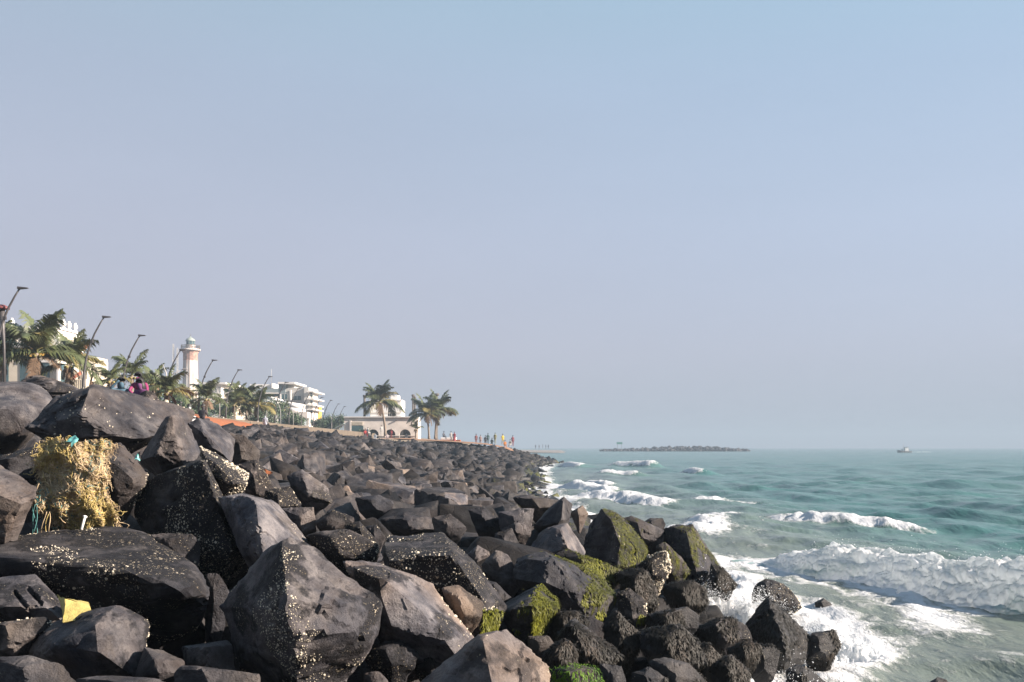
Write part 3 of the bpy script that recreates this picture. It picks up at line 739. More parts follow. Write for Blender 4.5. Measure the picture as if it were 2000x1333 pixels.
hero('the cream crusted rock', 'rock with a bright cream barnacle crust on its sloping top', 8.9,
     [(392, 876, .3), (420, 884, .4), (484, 927, .3), (478, 949), (447, 966), (428, 968), (410, 940, .1), (398, 906, .2)],
     [(405, 900, -.1), (450, 945, -.15)], tone=1.35, warm=.6, barn=1.0, shells=2600, shell_size=.0055, shell_thr=-.1, sub=5)
hero('the first tan barnacled rock', 'tan rock dotted with barnacles right of the cream crusted rock', 10.5,
     [(460, 906), (500, 897), (530, 938), (542, 962), (510, 988), (478, 952)], tone=1.9, warm=.8, barn=.7, shells=1200, sub=5)
hero('the second tan barnacled rock', 'lower tan barnacled rock above the big grey tilted slab', 9.9,
     [(518, 958), (566, 950), (588, 985), (580, 994), (540, 996), (512, 988)], tone=1.8, warm=.8, barn=.7, shells=1200, sub=5)
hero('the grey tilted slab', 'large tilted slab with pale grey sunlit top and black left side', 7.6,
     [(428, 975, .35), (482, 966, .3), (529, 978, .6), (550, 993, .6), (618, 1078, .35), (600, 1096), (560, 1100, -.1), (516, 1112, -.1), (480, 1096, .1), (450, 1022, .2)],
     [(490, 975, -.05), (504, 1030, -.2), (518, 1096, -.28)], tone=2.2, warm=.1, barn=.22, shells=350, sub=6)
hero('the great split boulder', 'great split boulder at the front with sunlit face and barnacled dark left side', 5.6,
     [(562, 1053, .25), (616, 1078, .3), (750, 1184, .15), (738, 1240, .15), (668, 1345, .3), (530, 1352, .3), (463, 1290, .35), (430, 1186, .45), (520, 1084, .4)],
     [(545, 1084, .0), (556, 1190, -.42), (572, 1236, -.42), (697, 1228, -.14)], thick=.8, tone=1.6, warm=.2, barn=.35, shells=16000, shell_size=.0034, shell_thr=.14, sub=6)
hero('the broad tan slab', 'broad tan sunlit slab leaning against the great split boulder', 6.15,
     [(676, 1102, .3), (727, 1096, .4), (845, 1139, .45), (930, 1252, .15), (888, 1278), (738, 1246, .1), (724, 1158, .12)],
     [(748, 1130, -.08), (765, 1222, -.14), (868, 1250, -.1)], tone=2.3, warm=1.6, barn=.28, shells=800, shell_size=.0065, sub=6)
hero('the blue topped slab', 'slab with a flat blue grey top and barnacled dark front above the mossy corner', 7.3,
     [(744, 1066, .3), (756, 1050, .6), (866, 1043, .7), (920, 1092, .4), (984, 1182, .25), (948, 1244), (890, 1192), (758, 1116)],
     [(764, 1106, -.14), (886, 1088, -.24), (945, 1175, -.22)], tone=1.05, warm=.12, barn=.55, moss=.0, shells=2600, shell_size=.0055, sub=6)
hero('the rust red rock', 'rust red rounded rock tucked under the blue topped slab', 6.75,
     [(860, 1148, .1), (895, 1143, .15), (944, 1176, .1), (943, 1208), (907, 1202), (880, 1188)], tone=1.5, warm=2.2, barn=.25, sub=5, p=26)
hero('the mossy corner', 'dark low rock with hanging green algae under the rust red rock', 6.9,
     [(900, 1200), (960, 1190), (980, 1196), (968, 1225), (930, 1252), (900, 1250)], tone=.9, moss=.85, weed=('weed_green', 4940, .042, .0075, -.2), sub=4)
hero('the near wedge rock', 'wedge of rock at the bottom with black left face and sunlit brown right face', 5.0,
     [(785, 1365, .2), (932, 1244, .3), (996, 1231, .35), (1080, 1312, .2), (1092, 1380, .2), (960, 1400), (800, 1400)],
     [(944, 1254, -.04), (968, 1370, -.25)], tone=1.9, warm=1.1, barn=.25, shells=700, shell_size=.006, shell_thr=.1, sub=6)
hero('the knobbly rock under the slab', 'small knobbly barnacled rock under the broad tan slab', 6.1,
     [(710, 1268), (750, 1254), (786, 1252), (817, 1274), (813, 1302), (770, 1314), (718, 1304)], tone=1.1, warm=.3, barn=.5, shells=900, sub=5)
hero('the small brown cobble', 'small smooth brown cobble at the bottom beside the great split boulder', 5.7,
     [(708, 1312), (740, 1307), (762, 1330), (760, 1355), (708, 1355)], tone=1.3, warm=.6, barn=0, sub=4, p=12)
hero('the shadowed rubble', 'dark barnacled rubble rock between the near wedge and the broad slab', 6.3,
     [(812, 1262), (860, 1262), (905, 1278), (880, 1310), (820, 1320), (800, 1295)], tone=.7, warm=.2, barn=.6, shells=700, sub=4)
hero('the grooved block', 'grey block with two drilled grooves at the far left bottom', 5.9,
     [(-50, 1140, .3), (0, 1131, .3), (72, 1124, .35), (110, 1165, .25), (124, 1187, .2), (121, 1214), (60, 1232), (-50, 1225)],
     [(0, 1185, -.12), (90, 1185, -.14)], tone=1.7, warm=.25, barn=.3, shells=600, sub=6, grooves=[((28, 1156), (50, 1184), 5), ((55, 1150), (80, 1178), 5)])
hero('the pale crusted rock', 'low rock crusted with pale pink and white shells under the grooved block', 5.55,
     [(-50, 1228), (20, 1214), (92, 1205), (104, 1222), (62, 1258), (30, 1282), (-50, 1290)], tone=1.4, warm=.4, barn=.6, shells=900, shell_size=.006, shell_thr=.0, sub=5)
hero('the rusty split rock', 'rock with rusty dark left face and sunlit shell-dotted right face at bottom left', 5.3,
     [(50, 1284, .25), (70, 1232, .3), (150, 1204, .25), (196, 1191, .2), (228, 1184, .2), (256, 1192, .2), (286, 1207, .2), (287, 1236, .15), (270, 1292, .1), (265, 1324), (222, 1322), (180, 1296), (75, 1294, .1)],
     [(205, 1212, -.12), (190, 1275, -.2), (110, 1260, -.1)], tone=1.5, warm=1.1, barn=.3, shells=900, shell_size=.0055, sub=6)
hero('the low brown rock', 'low brown rock right of the rusty split rock', 5.2,
     [(280, 1266, .1), (320, 1272, .15), (362, 1293, .1), (354, 1312), (290, 1330), (262, 1324)], tone=1.15, warm=.4, barn=0, sub=5)
hero('the cube rock', 'small cube of rock with white dots and a black left side', 5.55,
     [(352, 1264, .2), (444, 1251, .25), (453, 1260, .2), (459, 1320, .1), (430, 1325), (402, 1310), (358, 1296, .1)],
     [(404, 1264, -.1), (406, 1306, -.14)], tone=1.5, warm=.3, barn=.3, shells=500, sub=5)
hero('the bottom left rock', 'bluish rock at the very bottom left corner', 4.7,
     [(-40, 1284), (50, 1281), (126, 1302), (150, 1342), (120, 1380), (-40, 1380)], tone=1.1, warm=.15, barn=.2, sub=5)
hero('the bottom ledge', 'narrow grey ledge along the bottom edge under the rusty split rock', 4.6,
     [(148, 1330), (220, 1319), (300, 1325), (352, 1345), (340, 1380), (150, 1380)], tone=1.25, warm=.15, barn=.25, sub=5)
hero('the brown bottom ledge', 'knobbly brown ledge at the bottom edge under the cube rock', 4.9,
     [(338, 1308), (352, 1301), (388, 1303), (426, 1316), (474, 1313), (508, 1318), (512, 1370), (340, 1370)], tone=1.15, warm=.4, barn=.22, sub=5)
hero('the wedged rock', 'narrow barnacled rock wedged between the long low slab and the split boulder', 6.95,
     [(402, 1124), (426, 1119), (448, 1157), (440, 1200), (420, 1260), (400, 1240)], tone=1.0, warm=.4, barn=.35, shells=500, sub=5)
hero('the small shell rock', 'small brown rock with pale shells behind the long low slab', 7.65,
     [(286, 1048), (330, 1042), (376, 1043), (392, 1060), (374, 1090), (384, 1116), (330, 1104), (296, 1075)], tone=1.1, warm=.55, barn=.25, shells=160, shell_size=.0065, sub=5)
hero('the square brown block', 'square brown block right of the grey tilted slab', 9.0,
     [(546, 993), (613, 991), (618, 1036), (596, 1050), (576, 1032)], tone=1.6, warm=.5, barn=.22, sub=5)
hero('the wide barnacled boulder', 'wide brown boulder spattered with barnacles above the split boulder', 7.9,
     [(596, 1046), (628, 1036), (680, 1032), (741, 1062), (738, 1094), (673, 1110), (619, 1082)], tone=1.7, warm=.6, barn=.6, shells=1500, sub=6, p=30)
hero('the round dark rock', 'round dark barnacled rock just above the wide brown boulder', 8.8,
     [(614, 1018), (650, 994), (692, 1010), (694, 1024), (660, 1036), (620, 1034)], tone=.9, barn=.5, shells=600, sub=5, p=26)
hero('the leaning barnacled rock', 'leaning barnacled rock right of the round dark rock', 8.5,
     [(672, 1026), (702, 1017), (741, 1060), (742, 1078), (702, 1050)], tone=1.0, warm=.4, barn=.5, shells=500, sub=4)
hero('the small grey rock', 'small rounded grey rock left of the blue topped slab', 9.1,
     [(710, 1028), (735, 1024), (753, 1048), (747, 1066), (722, 1050)], tone=1.2, barn=.25, sub=4, p=26)
# rocks between the slope and the point
hero('the great mossy boulder', 'great boulder hung with bright green moss on its right side', 8.6,
     [(1006, 1088, .35), (1058, 1077, .3), (1161, 1118, .45), (1214, 1173, .3), (1146, 1218), (1060, 1168), (1000, 1130, .25)],
     [(1070, 1092, -.05), (1066, 1138, -.22), (1135, 1160, -.18)], tone=1.1, warm=.15, barn=0, moss=.75, weed=('weed_green', 17100, .042, .0075, -.08), sub=6)
hero('the lower mossy block', 'mossy block with a flat blue grey top left of the great mossy boulder', 7.6,
     [(980, 1184, .35), (1053, 1142, .5), (1088, 1172, .3), (1093, 1190, .15), (1052, 1215), (1044, 1240, .05), (1000, 1242, .05), (978, 1206, .15)],
     [(1003, 1190, -.1), (1040, 1185, -.15)], tone=1.1, warm=.2, barn=.25, moss=.65, weed=('weed_green', 8550, .042, .0075, .0), sub=5)
hero('the tall dark block', 'tall dark block with moss streaming down its right face near the point', 11.0,
     [(1168, 999, .3), (1188, 996, .25), (1218, 1013, .4), (1262, 1065, .4), (1266, 1082, .3), (1232, 1115, .1), (1206, 1116), (1140, 1090, .25), (1154, 1022, .35)],
     [(1188, 1001, -.02), (1214, 1062, -.22), (1206, 1104, -.25)], tone=.95, warm=.15, barn=.15, moss=.6, weed=('weed_green', 7980, .042, .0075, -.02), shells=200, sub=6)
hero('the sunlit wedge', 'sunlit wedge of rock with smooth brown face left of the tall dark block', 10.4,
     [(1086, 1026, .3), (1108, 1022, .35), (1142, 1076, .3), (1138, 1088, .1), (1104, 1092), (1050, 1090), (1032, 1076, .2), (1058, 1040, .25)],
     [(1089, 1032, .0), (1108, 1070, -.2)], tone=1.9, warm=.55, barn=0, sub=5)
hero('the dark pyramid', 'dark pyramid of rock pointing up behind the sunlit wedge', 12.6,
     [(1101, 971, .2), (1117, 987, .3), (1112, 1014, .2), (1088, 1032), (1042, 1032, .1), (1066, 1000, .25)], [(1100, 975, .0), (1096, 1020, -.25)], tone=.9, warm=.2, barn=0, sub=5)
hero('the flat lying slab', 'flat dark slab lying along the water behind the dark pyramid', 16.0,
     [(1003, 972), (1029, 967), (1092, 977), (1097, 988), (1068, 1000), (1010, 986)], tone=.95, warm=.2, barn=0, sub=4)
hero('the small tan rock', 'small tan pointed rock right of the dark pyramid', 13.8,
     [(1112, 1001), (1137, 987), (1150, 1003), (1128, 1018)], tone=2.0, warm=.8, barn=0, sub=4)
hero('the humped rock', 'humped brown rock with a bright yellow green patch of moss at the point', 12.6,
     [(1214, 1012), (1233, 1007), (1257, 1022), (1298, 1035), (1296, 1066), (1262, 1070), (1228, 1040)], tone=1.0, warm=.35, moss=.4, weed=('weed_green', 2850, .042, .0075, .18), sub=5)
hero('the small capping rock', 'small dark squared rock on top of the point', 13.4,
     [(1252, 1020), (1270, 1012), (1294, 1012), (1299, 1023), (1296, 1040), (1258, 1034)], tone=.9, warm=.3, sub=4)
hero('the end rock of the point', 'steep dark rock at the end of the point with olive moss down its seaward side', 12.4,
     [(1298, 1028, .3), (1320, 1024, .3), (1350, 1025, .3), (1362, 1046, .4), (1380, 1074, .4), (1396, 1094, .35), (1412, 1122, .3), (1372, 1148), (1345, 1140), (1318, 1100, .1), (1294, 1062, .25)],
     [(1342, 1040, -.02), (1352, 1092, -.22), (1360, 1130, -.22)], tone=1.0, warm=.35, moss=.7, barn=.25, weed=('weed_green', 9880, .042, .0075, -.1), sub=6)
hero('the shaded mossy rock', 'shaded rock with a mossy crest below the humped rock', 11.4,
     [(1282, 1066), (1299, 1059), (1330, 1088), (1347, 1115), (1330, 1145), (1300, 1125)], tone=.8, moss=.55, weed=('weed_green', 3040, .042, .0075, .05), sub=5)
hero('the mussel covered rock', 'mussel covered rock below the tall dark mossy block', 10.7,
     [(1240, 1108), (1275, 1082), (1303, 1076), (1310, 1115), (1290, 1138), (1248, 1130)], tone=1.2, warm=.5, barn=.8, moss=.2, shells=2200, shell_size=.009, shell_thr=-.1, weed=('weed_dark', 1800, .05, .010, -.12), sub=5)
hero('the long mossy strip', 'long low mossy rock lying behind the great mossy boulder', 9.7,
     [(1080, 1085), (1104, 1072), (1142, 1088), (1214, 1113), (1212, 1140), (1188, 1150), (1128, 1112)], tone=.9, moss=.65, weed=('weed_green', 6840, .042, .0075, -.05), sub=5)
hero('the crested green rock', 'dark green weedy rock with a shell-covered right edge below the mussels', 9.5,
     [(1202, 1120, .1), (1230, 1110, .1), (1262, 1116), (1284, 1155, .2), (1284, 1186, .1), (1250, 1178), (1216, 1150)], tone=.9, moss=.3, barn=.5, shells=1000, shell_size=.0055, shell_thr=.0, **DK, sub=5)
hero('the draped weed rock', 'rock draped in grey hanging seaweed beside the splash', 10.0,
     [(1294, 1142), (1350, 1132), (1379, 1149), (1383, 1176), (1362, 1192), (1302, 1178)], tone=1.0, barn=.2, wet=.3, weed=('weed_dark', 6500, .05, .010, -.12), sub=5)
hero('the spray rock', 'low black rock with wet weed at the waterline below the end of the point', 12.0,
     [(1388, 1100), (1412, 1108), (1440, 1142), (1425, 1160), (1378, 1156)], tone=.8, wet=.7, barn=.2, **DK, sub=5)
hero('the mossy knob', 'rounded knob of rock with yellowish moss right of the great mossy boulder', 8.8,
     [(1206, 1158), (1230, 1146), (1262, 1173), (1264, 1214), (1236, 1232), (1210, 1205)], tone=1.1, warm=.5, moss=.55, barn=.5, shells=1200, shell_size=.0065, shell_thr=.0, weed=('weed_green', 3800, .042, .0075, .05), sub=5)
hero('the striped weed rock', 'weedy rock with a pale streaked face under the great mossy boulder', 7.75,
     [(1070, 1238), (1086, 1193), (1128, 1192), (1150, 1212), (1120, 1250), (1090, 1262)], tone=1.2, wet=.3, **DK, sub=5)
hero('the shaggy leaning rock', 'shaggy black rock leaning right below the streaked rock', 7.2,
     [(1088, 1244, .1), (1122, 1208, .15), (1150, 1230, .15), (1214, 1280, .1), (1184, 1300), (1110, 1285)], [(1118, 1222, -.05), (1140, 1270, -.15)], tone=.8, wet=.5, **DK, sub=5)
hero('the purple weed rock', 'dark rock with purplish weed on its sloping top under the mossy knob', 7.9,
     [(1178, 1214), (1203, 1191), (1247, 1236), (1252, 1260), (1227, 1285), (1186, 1262)], tone=.9, warm=.5, wet=.3, **DK, sub=5)
hero('the mid weed rock', 'weedy black rock under the draped rock', 8.7,
     [(1262, 1205), (1293, 1193), (1341, 1184), (1366, 1203), (1362, 1232), (1300, 1240), (1264, 1232)], tone=.9, wet=.4, **DK, sub=5)
hero('the large shaggy rock', 'largest shaggy weed covered rock low in the pile', 7.8,
     [(1252, 1232), (1300, 1222), (1334, 1224), (1362, 1251), (1381, 1296), (1344, 1308), (1270, 1296), (1250, 1262)], tone=.95, wet=.35, weed=('weed_dark', 7500, .05, .010, -.12), sub=5)
hero('the brown shaggy rock', 'brown shaggy rock left of the dark weedy pyramid', 9.0,
     [(1340, 1234), (1390, 1213), (1431, 1206), (1457, 1221), (1473, 1250), (1430, 1272), (1366, 1262)], tone=1.1, warm=.7, wet=.1, weed=('weed_dark', 6000, .05, .010, -.12), sub=5)
hero('the weedy pyramid', 'dark green pyramid of rock rising from the splash at the water edge', 10.0,
     [(1456, 1224, .25), (1484, 1185, .2), (1499, 1171, .2), (1517, 1179, .3), (1547, 1222, .4), (1576, 1240, .4), (1588, 1252, .35), (1574, 1292, .2), (1527, 1296), (1470, 1276, .1)],
     [(1506, 1178, -.02), (1528, 1235, -.18), (1538, 1285, -.2)], tone=.8, wet=.75, moss=.12, weed=('weed_dark', 4200, .05, .011, .0), sub=6)
hero('the outer black rock', 'squat black rock just right of the dark weedy pyramid', 10.3,
     [(1578, 1243), (1600, 1234), (1630, 1231), (1643, 1259), (1620, 1290), (1572, 1292)], tone=.8, wet=.7, **DK, sub=5)
hero('the speckled wave rock', 'rock with white specks standing in the splash behind the weedy pyramid', 13.3,
     [(1468, 1156), (1478, 1140), (1495, 1130), (1523, 1135), (1547, 1154), (1568, 1188), (1520, 1196), (1468, 1176)], tone=.9, wet=.4, barn=.6, shells=900, shell_size=.009, shell_thr=.0, sub=5)
hero('the lone sea rock', 'small lone dark rock out in the water', 14.4,
     [(1590, 1176), (1608, 1168), (1630, 1184), (1618, 1195), (1594, 1193)], tone=.8, wet=.6, sub=4)
hero('the cut off sea rock', 'tip of a dark rock in the water at the bottom right', 9.5,
     [(1812, 1334), (1831, 1322), (1850, 1328), (1862, 1350), (1812, 1356)], tone=.8, wet=.6, sub=4)
hero('the lowest weed rock', 'weed covered rock in the wash at the bottom below the weedy pyramid', 9.15,
     [(1534, 1308), (1556, 1296), (1584, 1306), (1622, 1342), (1620, 1370), (1536, 1370)], tone=.85, wet=.5, **DK, sub=5)
hero('the dotted weed rock', 'black weed rock dotted white below left of the weedy pyramid', 8.9,
     [(1466, 1280), (1501, 1255), (1522, 1270), (1514, 1320), (1468, 1322)], tone=.8, wet=.6, barn=.3, shells=300, shell_size=.0065, **DK, sub=5)
hero('the green ridged rock', 'weed rock with a green ridge under the brown shaggy rock', 8.3,
     [(1346, 1264), (1382, 1256), (1415, 1287), (1400, 1312), (1360, 1300)], tone=.85, wet=.4, moss=.3, **DK, sub=4)
hero('the drooping weed rock', 'dark rock with drooping green weed at the bottom of the pile', 8.0,
     [(1390, 1298), (1428, 1276), (1464, 1309), (1462, 1365), (1398, 1360)], tone=.85, wet=.4, moss=.3, **DK, sub=5)
hero('the slanting weed rock', 'slanting weed covered rock at the bottom under the largest shaggy rock', 7.35,
     [(1268, 1292), (1300, 1284), (1346, 1296), (1375, 1325), (1380, 1365), (1290, 1365)], tone=.85, wet=.4, moss=.2, **DK, sub=5)
hero('the rounded weed rock', 'rounded purplish weed rock at the bottom edge', 7.0,
     [(1234, 1314), (1266, 1301), (1302, 1323), (1304, 1365), (1234, 1365)], tone=.95, warm=.4, wet=.3, **DK, sub=5)
hero('the bluish wet rock', 'bluish wet rock between the rounded weed rock and the green weed', 6.9,
     [(1172, 1298), (1212, 1300), (1222, 1325), (1226, 1362), (1176, 1362)], tone=1.0, wet=.5, **DK, sub=4)
hero('the bright green rock', 'rock covered with bright green seaweed at the bottom edge', 6.0,
     [(1070, 1312), (1100, 1304), (1130, 1299), (1166, 1303), (1190, 1362), (1070, 1366)], tone=.9, moss=.4, weed=('weed_bright', 2600, .035, .005, -.05), sub=5)
hero('the teal shaded rock', 'teal shaded weed rock above the bright green seaweed', 6.8,
     [(1060, 1284), (1084, 1258), (1108, 1247), (1126, 1266), (1124, 1298), (1074, 1312)], tone=.9, wet=.4, **DK, sub=4)
hero('the brown crumbling rock', 'dark brown crumbling rock under the lower mossy block', 7.0,
     [(1030, 1242), (1072, 1242), (1086, 1262), (1060, 1292), (1034, 1280)], tone=.7, warm=.6, wet=.2, **DK, sub=4)
hero('the right brown rock', 'shaded weed rock under the brown shaggy rock and left of the dotted rock', 8.6,
     [(1420, 1268), (1455, 1252), (1486, 1258), (1480, 1290), (1440, 1300)], tone=.85, wet=.5, **DK, sub=4)
# middle rows
hero('the dotted grey rock', 'grey rock with bright dots on its top left of the sunlit wedge', 11.2,
     [(966, 1042), (1000, 1031), (1016, 1066), (1002, 1082), (964, 1076)], tone=1.1, warm=.3, barn=.4, shells=400, sub=5)
hero('the upright brown block', 'upright brown block with a lit right face behind the dotted grey rock', 12.4,
     [(972, 1000), (1008, 994), (1042, 996), (1037, 1046), (1014, 1056), (976, 1036)], tone=1.6, warm=.45, barn=0, sub=5)
hero('the lit egg-shaped rock', 'egg shaped rock lit on one side left of the great mossy boulder', 9.1,
     [(940, 1102), (969, 1073), (992, 1083), (1016, 1130), (1010, 1158), (984, 1160), (950, 1130)], tone=1.5, warm=.35, barn=0, sub=5)
hero('the small lit triangle', 'small triangular lit rock above the blue topped slab end', 9.7,
     [(912, 1082), (933, 1065), (960, 1080), (942, 1098), (918, 1096)], tone=1.8, warm=.4, sub=4)
hero('the flat bluish rock', 'flat bluish rock above the great mossy boulder', 10.0,
     [(984, 1078), (1012, 1074), (1044, 1080), (1024, 1104), (990, 1100)], tone=1.0, warm=.1, sub=4)
hero('the jagged grey block', 'jagged grey block on the slope left of the upright brown block', 12.8,
     [(913, 995), (945, 989), (976, 1014), (984, 1042), (930, 1038)], tone=1.05, warm=.2, sub=5)
hero('the shaded step rock', 'dark shaded rock in the cleft below the egg shaped rock', 8.3,
     [(944, 1130), (968, 1136), (1004, 1172), (990, 1184), (958, 1168)], tone=.8, warm=.15, sub=4)
hero('the flat plate', 'flat plate of rock lying across the middle of the slope', 15.0,
     [(692, 972), (740, 966), (770, 980), (764, 1004), (700, 1000)], tone=1.1, warm=.35, sub=4)
hero('the long middle slab', 'long slab in the middle of the slope below the mid rubble', 13.5,
     [(742, 1014), (790, 1000), (848, 1012), (862, 1034), (820, 1044), (760, 1036)], tone=1.05, warm=.4, sub=5)
hero('the mid wedge', 'dark wedge above the blue topped slab', 12.0,
     [(842, 1010), (880, 1004), (912, 1030), (900, 1050), (850, 1048)], tone=1.0, warm=.4, sub=4)
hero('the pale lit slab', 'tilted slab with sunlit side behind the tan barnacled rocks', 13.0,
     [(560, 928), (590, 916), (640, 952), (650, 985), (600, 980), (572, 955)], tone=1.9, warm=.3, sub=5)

# ---------------------------------------------------------------- the rest of the rubble
def rand_block(r, sub, bev=False):
    asp = np.array([1.0, r.uniform(.6, .95), r.uniform(.42, .75)])
    c = np.array([[x, y, z] for x in (-1, 1) for y in (-1, 1) for z in (-1, 1)], dtype=float) * asp * .5
    c += r.normal(size=c.shape) * .11 * asp
    k = r.integers(0, 8); c = np.delete(c, k, 0) if r.random() < .25 else c
    ex = r.normal(size=(r.integers(1, 4), 3)); ex /= np.linalg.norm(ex, axis=1, keepdims=True); c = np.concatenate([c, ex * asp * .50])
    if sub == 0:
        bm = bmesh.new()
        for p_ in c: bm.verts.new(p_)
        bmesh.ops.convex_hull(bm, input=bm.verts[:])
        for v in [v for v in bm.verts if not v.link_faces]: bm.verts.remove(v)
        if bev:
            bmesh.ops.dissolve_limit(bm, angle_limit=.25, verts=bm.verts[:], edges=bm.edges[:])
            bmesh.ops.bevel(bm, geom=bm.edges[:], offset=.028, segments=1, affect='EDGES', clamp_overlap=True)
        bmesh.ops.triangulate(bm, faces=bm.faces[:]); bm.verts.index_update()
        V = np.array([v.co[:] for v in bm.verts]); F = np.array([[v.index for v in f.verts] for f in bm.faces]); bm.free()
        return V, F
    V, F, cc = star_rock(c, sub, int(r.integers(1000)), 1.0, 85, 2)
    return V + cc, F

fr = np.random.default_rng(42)
NEAR = [rand_block(fr, 5) for _ in range(14)]
MID = [rand_block(fr, 0, True) for _ in range(24)]
FAR = [rand_block(fr, 0) for _ in range(24)]

def rot_matrix(r, tilt=0.6):
    a = r.uniform(0, 2 * np.pi); ax = r.normal(size=3); ax[2] *= .3; ax /= np.linalg.norm(ax)
    return np.array((Matrix.Rotation(r.normal() * tilt, 3, Vector(ax)) @ Matrix.Rotation(a, 3, 'Z')))

cand = []
Yc = 3.0
while Yc < 162:
    cell = 0.42 + 0.0030 * Yc
    xw = float(x_water(Yc)); x0 = max(-25.0, -0.75 * Yc - 3) if Yc < 30 else -25.0
    x = x0
    top_x = -25.0 if Yc < 110 else -25 + (Yc - 110) * .3
    while x < xw + 0.7:
        X = x + fr.uniform(-.35, .35) * cell; Y = Yc + fr.uniform(-.35, .35) * cell
        t = float(x_water(Y)) - X
        s = float(np.clip(np.exp(fr.normal(-.55, .36)), .28, 1.3)) * (1.0 if Y < 18 else .86)
        if t < 1.0: s *= .8
        z = float(bank(np.array(X), np.array(Y))) + fr.uniform(-.12, .16) * s - .06 - (.22 if Y > 85 else 0)
        on_sand = 57 < Y < 93 and X < np.interp(Y, [57, 93], [-18.3, -23.4])
        if X > top_x and not on_sand: cand.append((X, Y, z, s))
        x += cell
    Yc += cell
keep = []
for X, Y, z, s in cand:
    px = CX + X / Y * FPX; py = HY - (z - EYE) / Y * FPX; R = .52 * s / Y * FPX
    bad = False
    if Y < 24:
        for sh, poly, D, (hx, hy), hs in HERO:
            if abs(px - hx) > hs + R or abs(py - hy) > hs + R: continue
            if Y - .45 * s < D + .25 + .1 * s:
                for a in range(0, 360, 45):
                    for q in (.55, 1.0):
                        if in_poly(px + q * R * math.cos(math.radians(a)), py + q * R * math.sin(math.radians(a)), poly): bad = True; break
                    if bad: break
                if in_poly(px, py, poly): bad = True
            if bad: break
        if not bad and Y < 7.0 and py - 2.2 * R < 1345: bad = True
        if not bad and Y < 20 and px > 1150 and (x_water(Y) - X) < 1.2: bad = True
    if not bad: keep.append((X, Y, z, s, px, py, R))
keep.sort(key=lambda k: -k[6])
def visible_guess(k):
    X, Y, z, s, px, py, R = k
    if not (-30 < px < 2030 and py - R < 1333): return False
    n = 0
    for a in range(0, 360, 60):
        x_, y_ = px + .7 * R * math.cos(math.radians(a)), py + .7 * R * math.sin(math.radians(a))
        if y_ > 1333: continue
        if not any(D < Y and in_poly(x_, y_, poly) for sh, poly, D, c, hs in HERO): n += 1
    return n >= 3
single, mass = [], []
for k in keep:
    if len(single) < 205 and visible_guess(k): single.append(k)
    else: mass.append(k)

DIRS = [(-22, 22, 'right of'), (22, 67, 'below and right of'), (67, 113, 'below'), (113, 158, 'below and left of'), (158, 203, 'left of'),
        (203, 247, 'above and left of'), (247, 293, 'above'), (293, 338, 'above and right of')]
seen = {}
NEARM = []
for i, (V, F) in enumerate(NEAR): NEARM.append(np_mesh('boulder', V, F, True)); NEARM[-1].set_sharp_from_angle(angle=math.radians(24)); NEARM[-1].materials.append(M['rock'])
for n, (X, Y, z, s, px, py, R) in enumerate(single):
    o = bpy.data.objects.new('boulder', NEARM[n % len(NEARM)]); COL.objects.link(o)
    sc = s * 1.18
    o.matrix_world = Matrix.Translation((X, Y, z)) @ Matrix(rot_matrix(fr).tolist()).to_4x4() @ Matrix.Scale(sc, 4)
    near_water = px > 1000 and (x_water(Y) - X) < 3.5
    tone = float(np.clip(np.exp(fr.normal(-.18, .36)), .45, 2.2)); warm = float(np.clip(fr.normal(.35, .25), 0, 1.1))
    if fr.random() < .14: tone, warm = float(fr.uniform(1.5, 2.1)), float(fr.uniform(.9, 1.5))
    o['tone'] = tone; o['warm'] = warm; o['barn'] = float(fr.choice([0, .15, .35, .5])) if Y < 16 else 0.0
    o['moss'] = float(fr.choice([0, .3, .6])) if near_water else 0.0; o['wet'] = float(np.clip(.9 - (x_water(Y) - X) * .3, 0, .8))
    sh, poly, D, (hx, hy), hs = min(HERO, key=lambda h: math.hypot(h[3][0] - px, h[3][1] - py) - .3 * h[4])
    ang = math.degrees(math.atan2(py - hy, px - hx)) % 360
    if ang > 338: ang -= 360
    d = next((w for a, b, w in DIRS if a <= ang < b), 'beside')
    dist = math.hypot(px - hx, py - hy)
    far = 'just ' if dist < 70 else ('well ' if dist > 190 else '')
    hue = 'brown' if warm > .5 else ('pale grey' if tone > 1.25 else ('near-black' if tone < .72 else 'dark grey'))
    seen.setdefault(f'{hue} boulder {far}{d} {sh}', []).append((Y, o))
ORD = ['nearest', 'second nearest', 'third nearest', 'fourth nearest', 'fifth nearest', 'sixth nearest', 'seventh nearest', 'eighth nearest', 'ninth nearest', 'tenth nearest'] + [f'{w} nearest' for w in 'eleventh twelfth thirteenth fourteenth fifteenth sixteenth seventeenth eighteenth nineteenth twentieth'.split()]
for key, lst in seen.items():
    lst.sort(key=lambda q: q[0])
    for k, (Y, o) in enumerate(lst):
        tag(o, key if len(lst) == 1 else (f'{ORD[k]} {key}' if k < len(lst) - 1 else f'farthest {key}'), 'boulder', ROCK_GROUP)

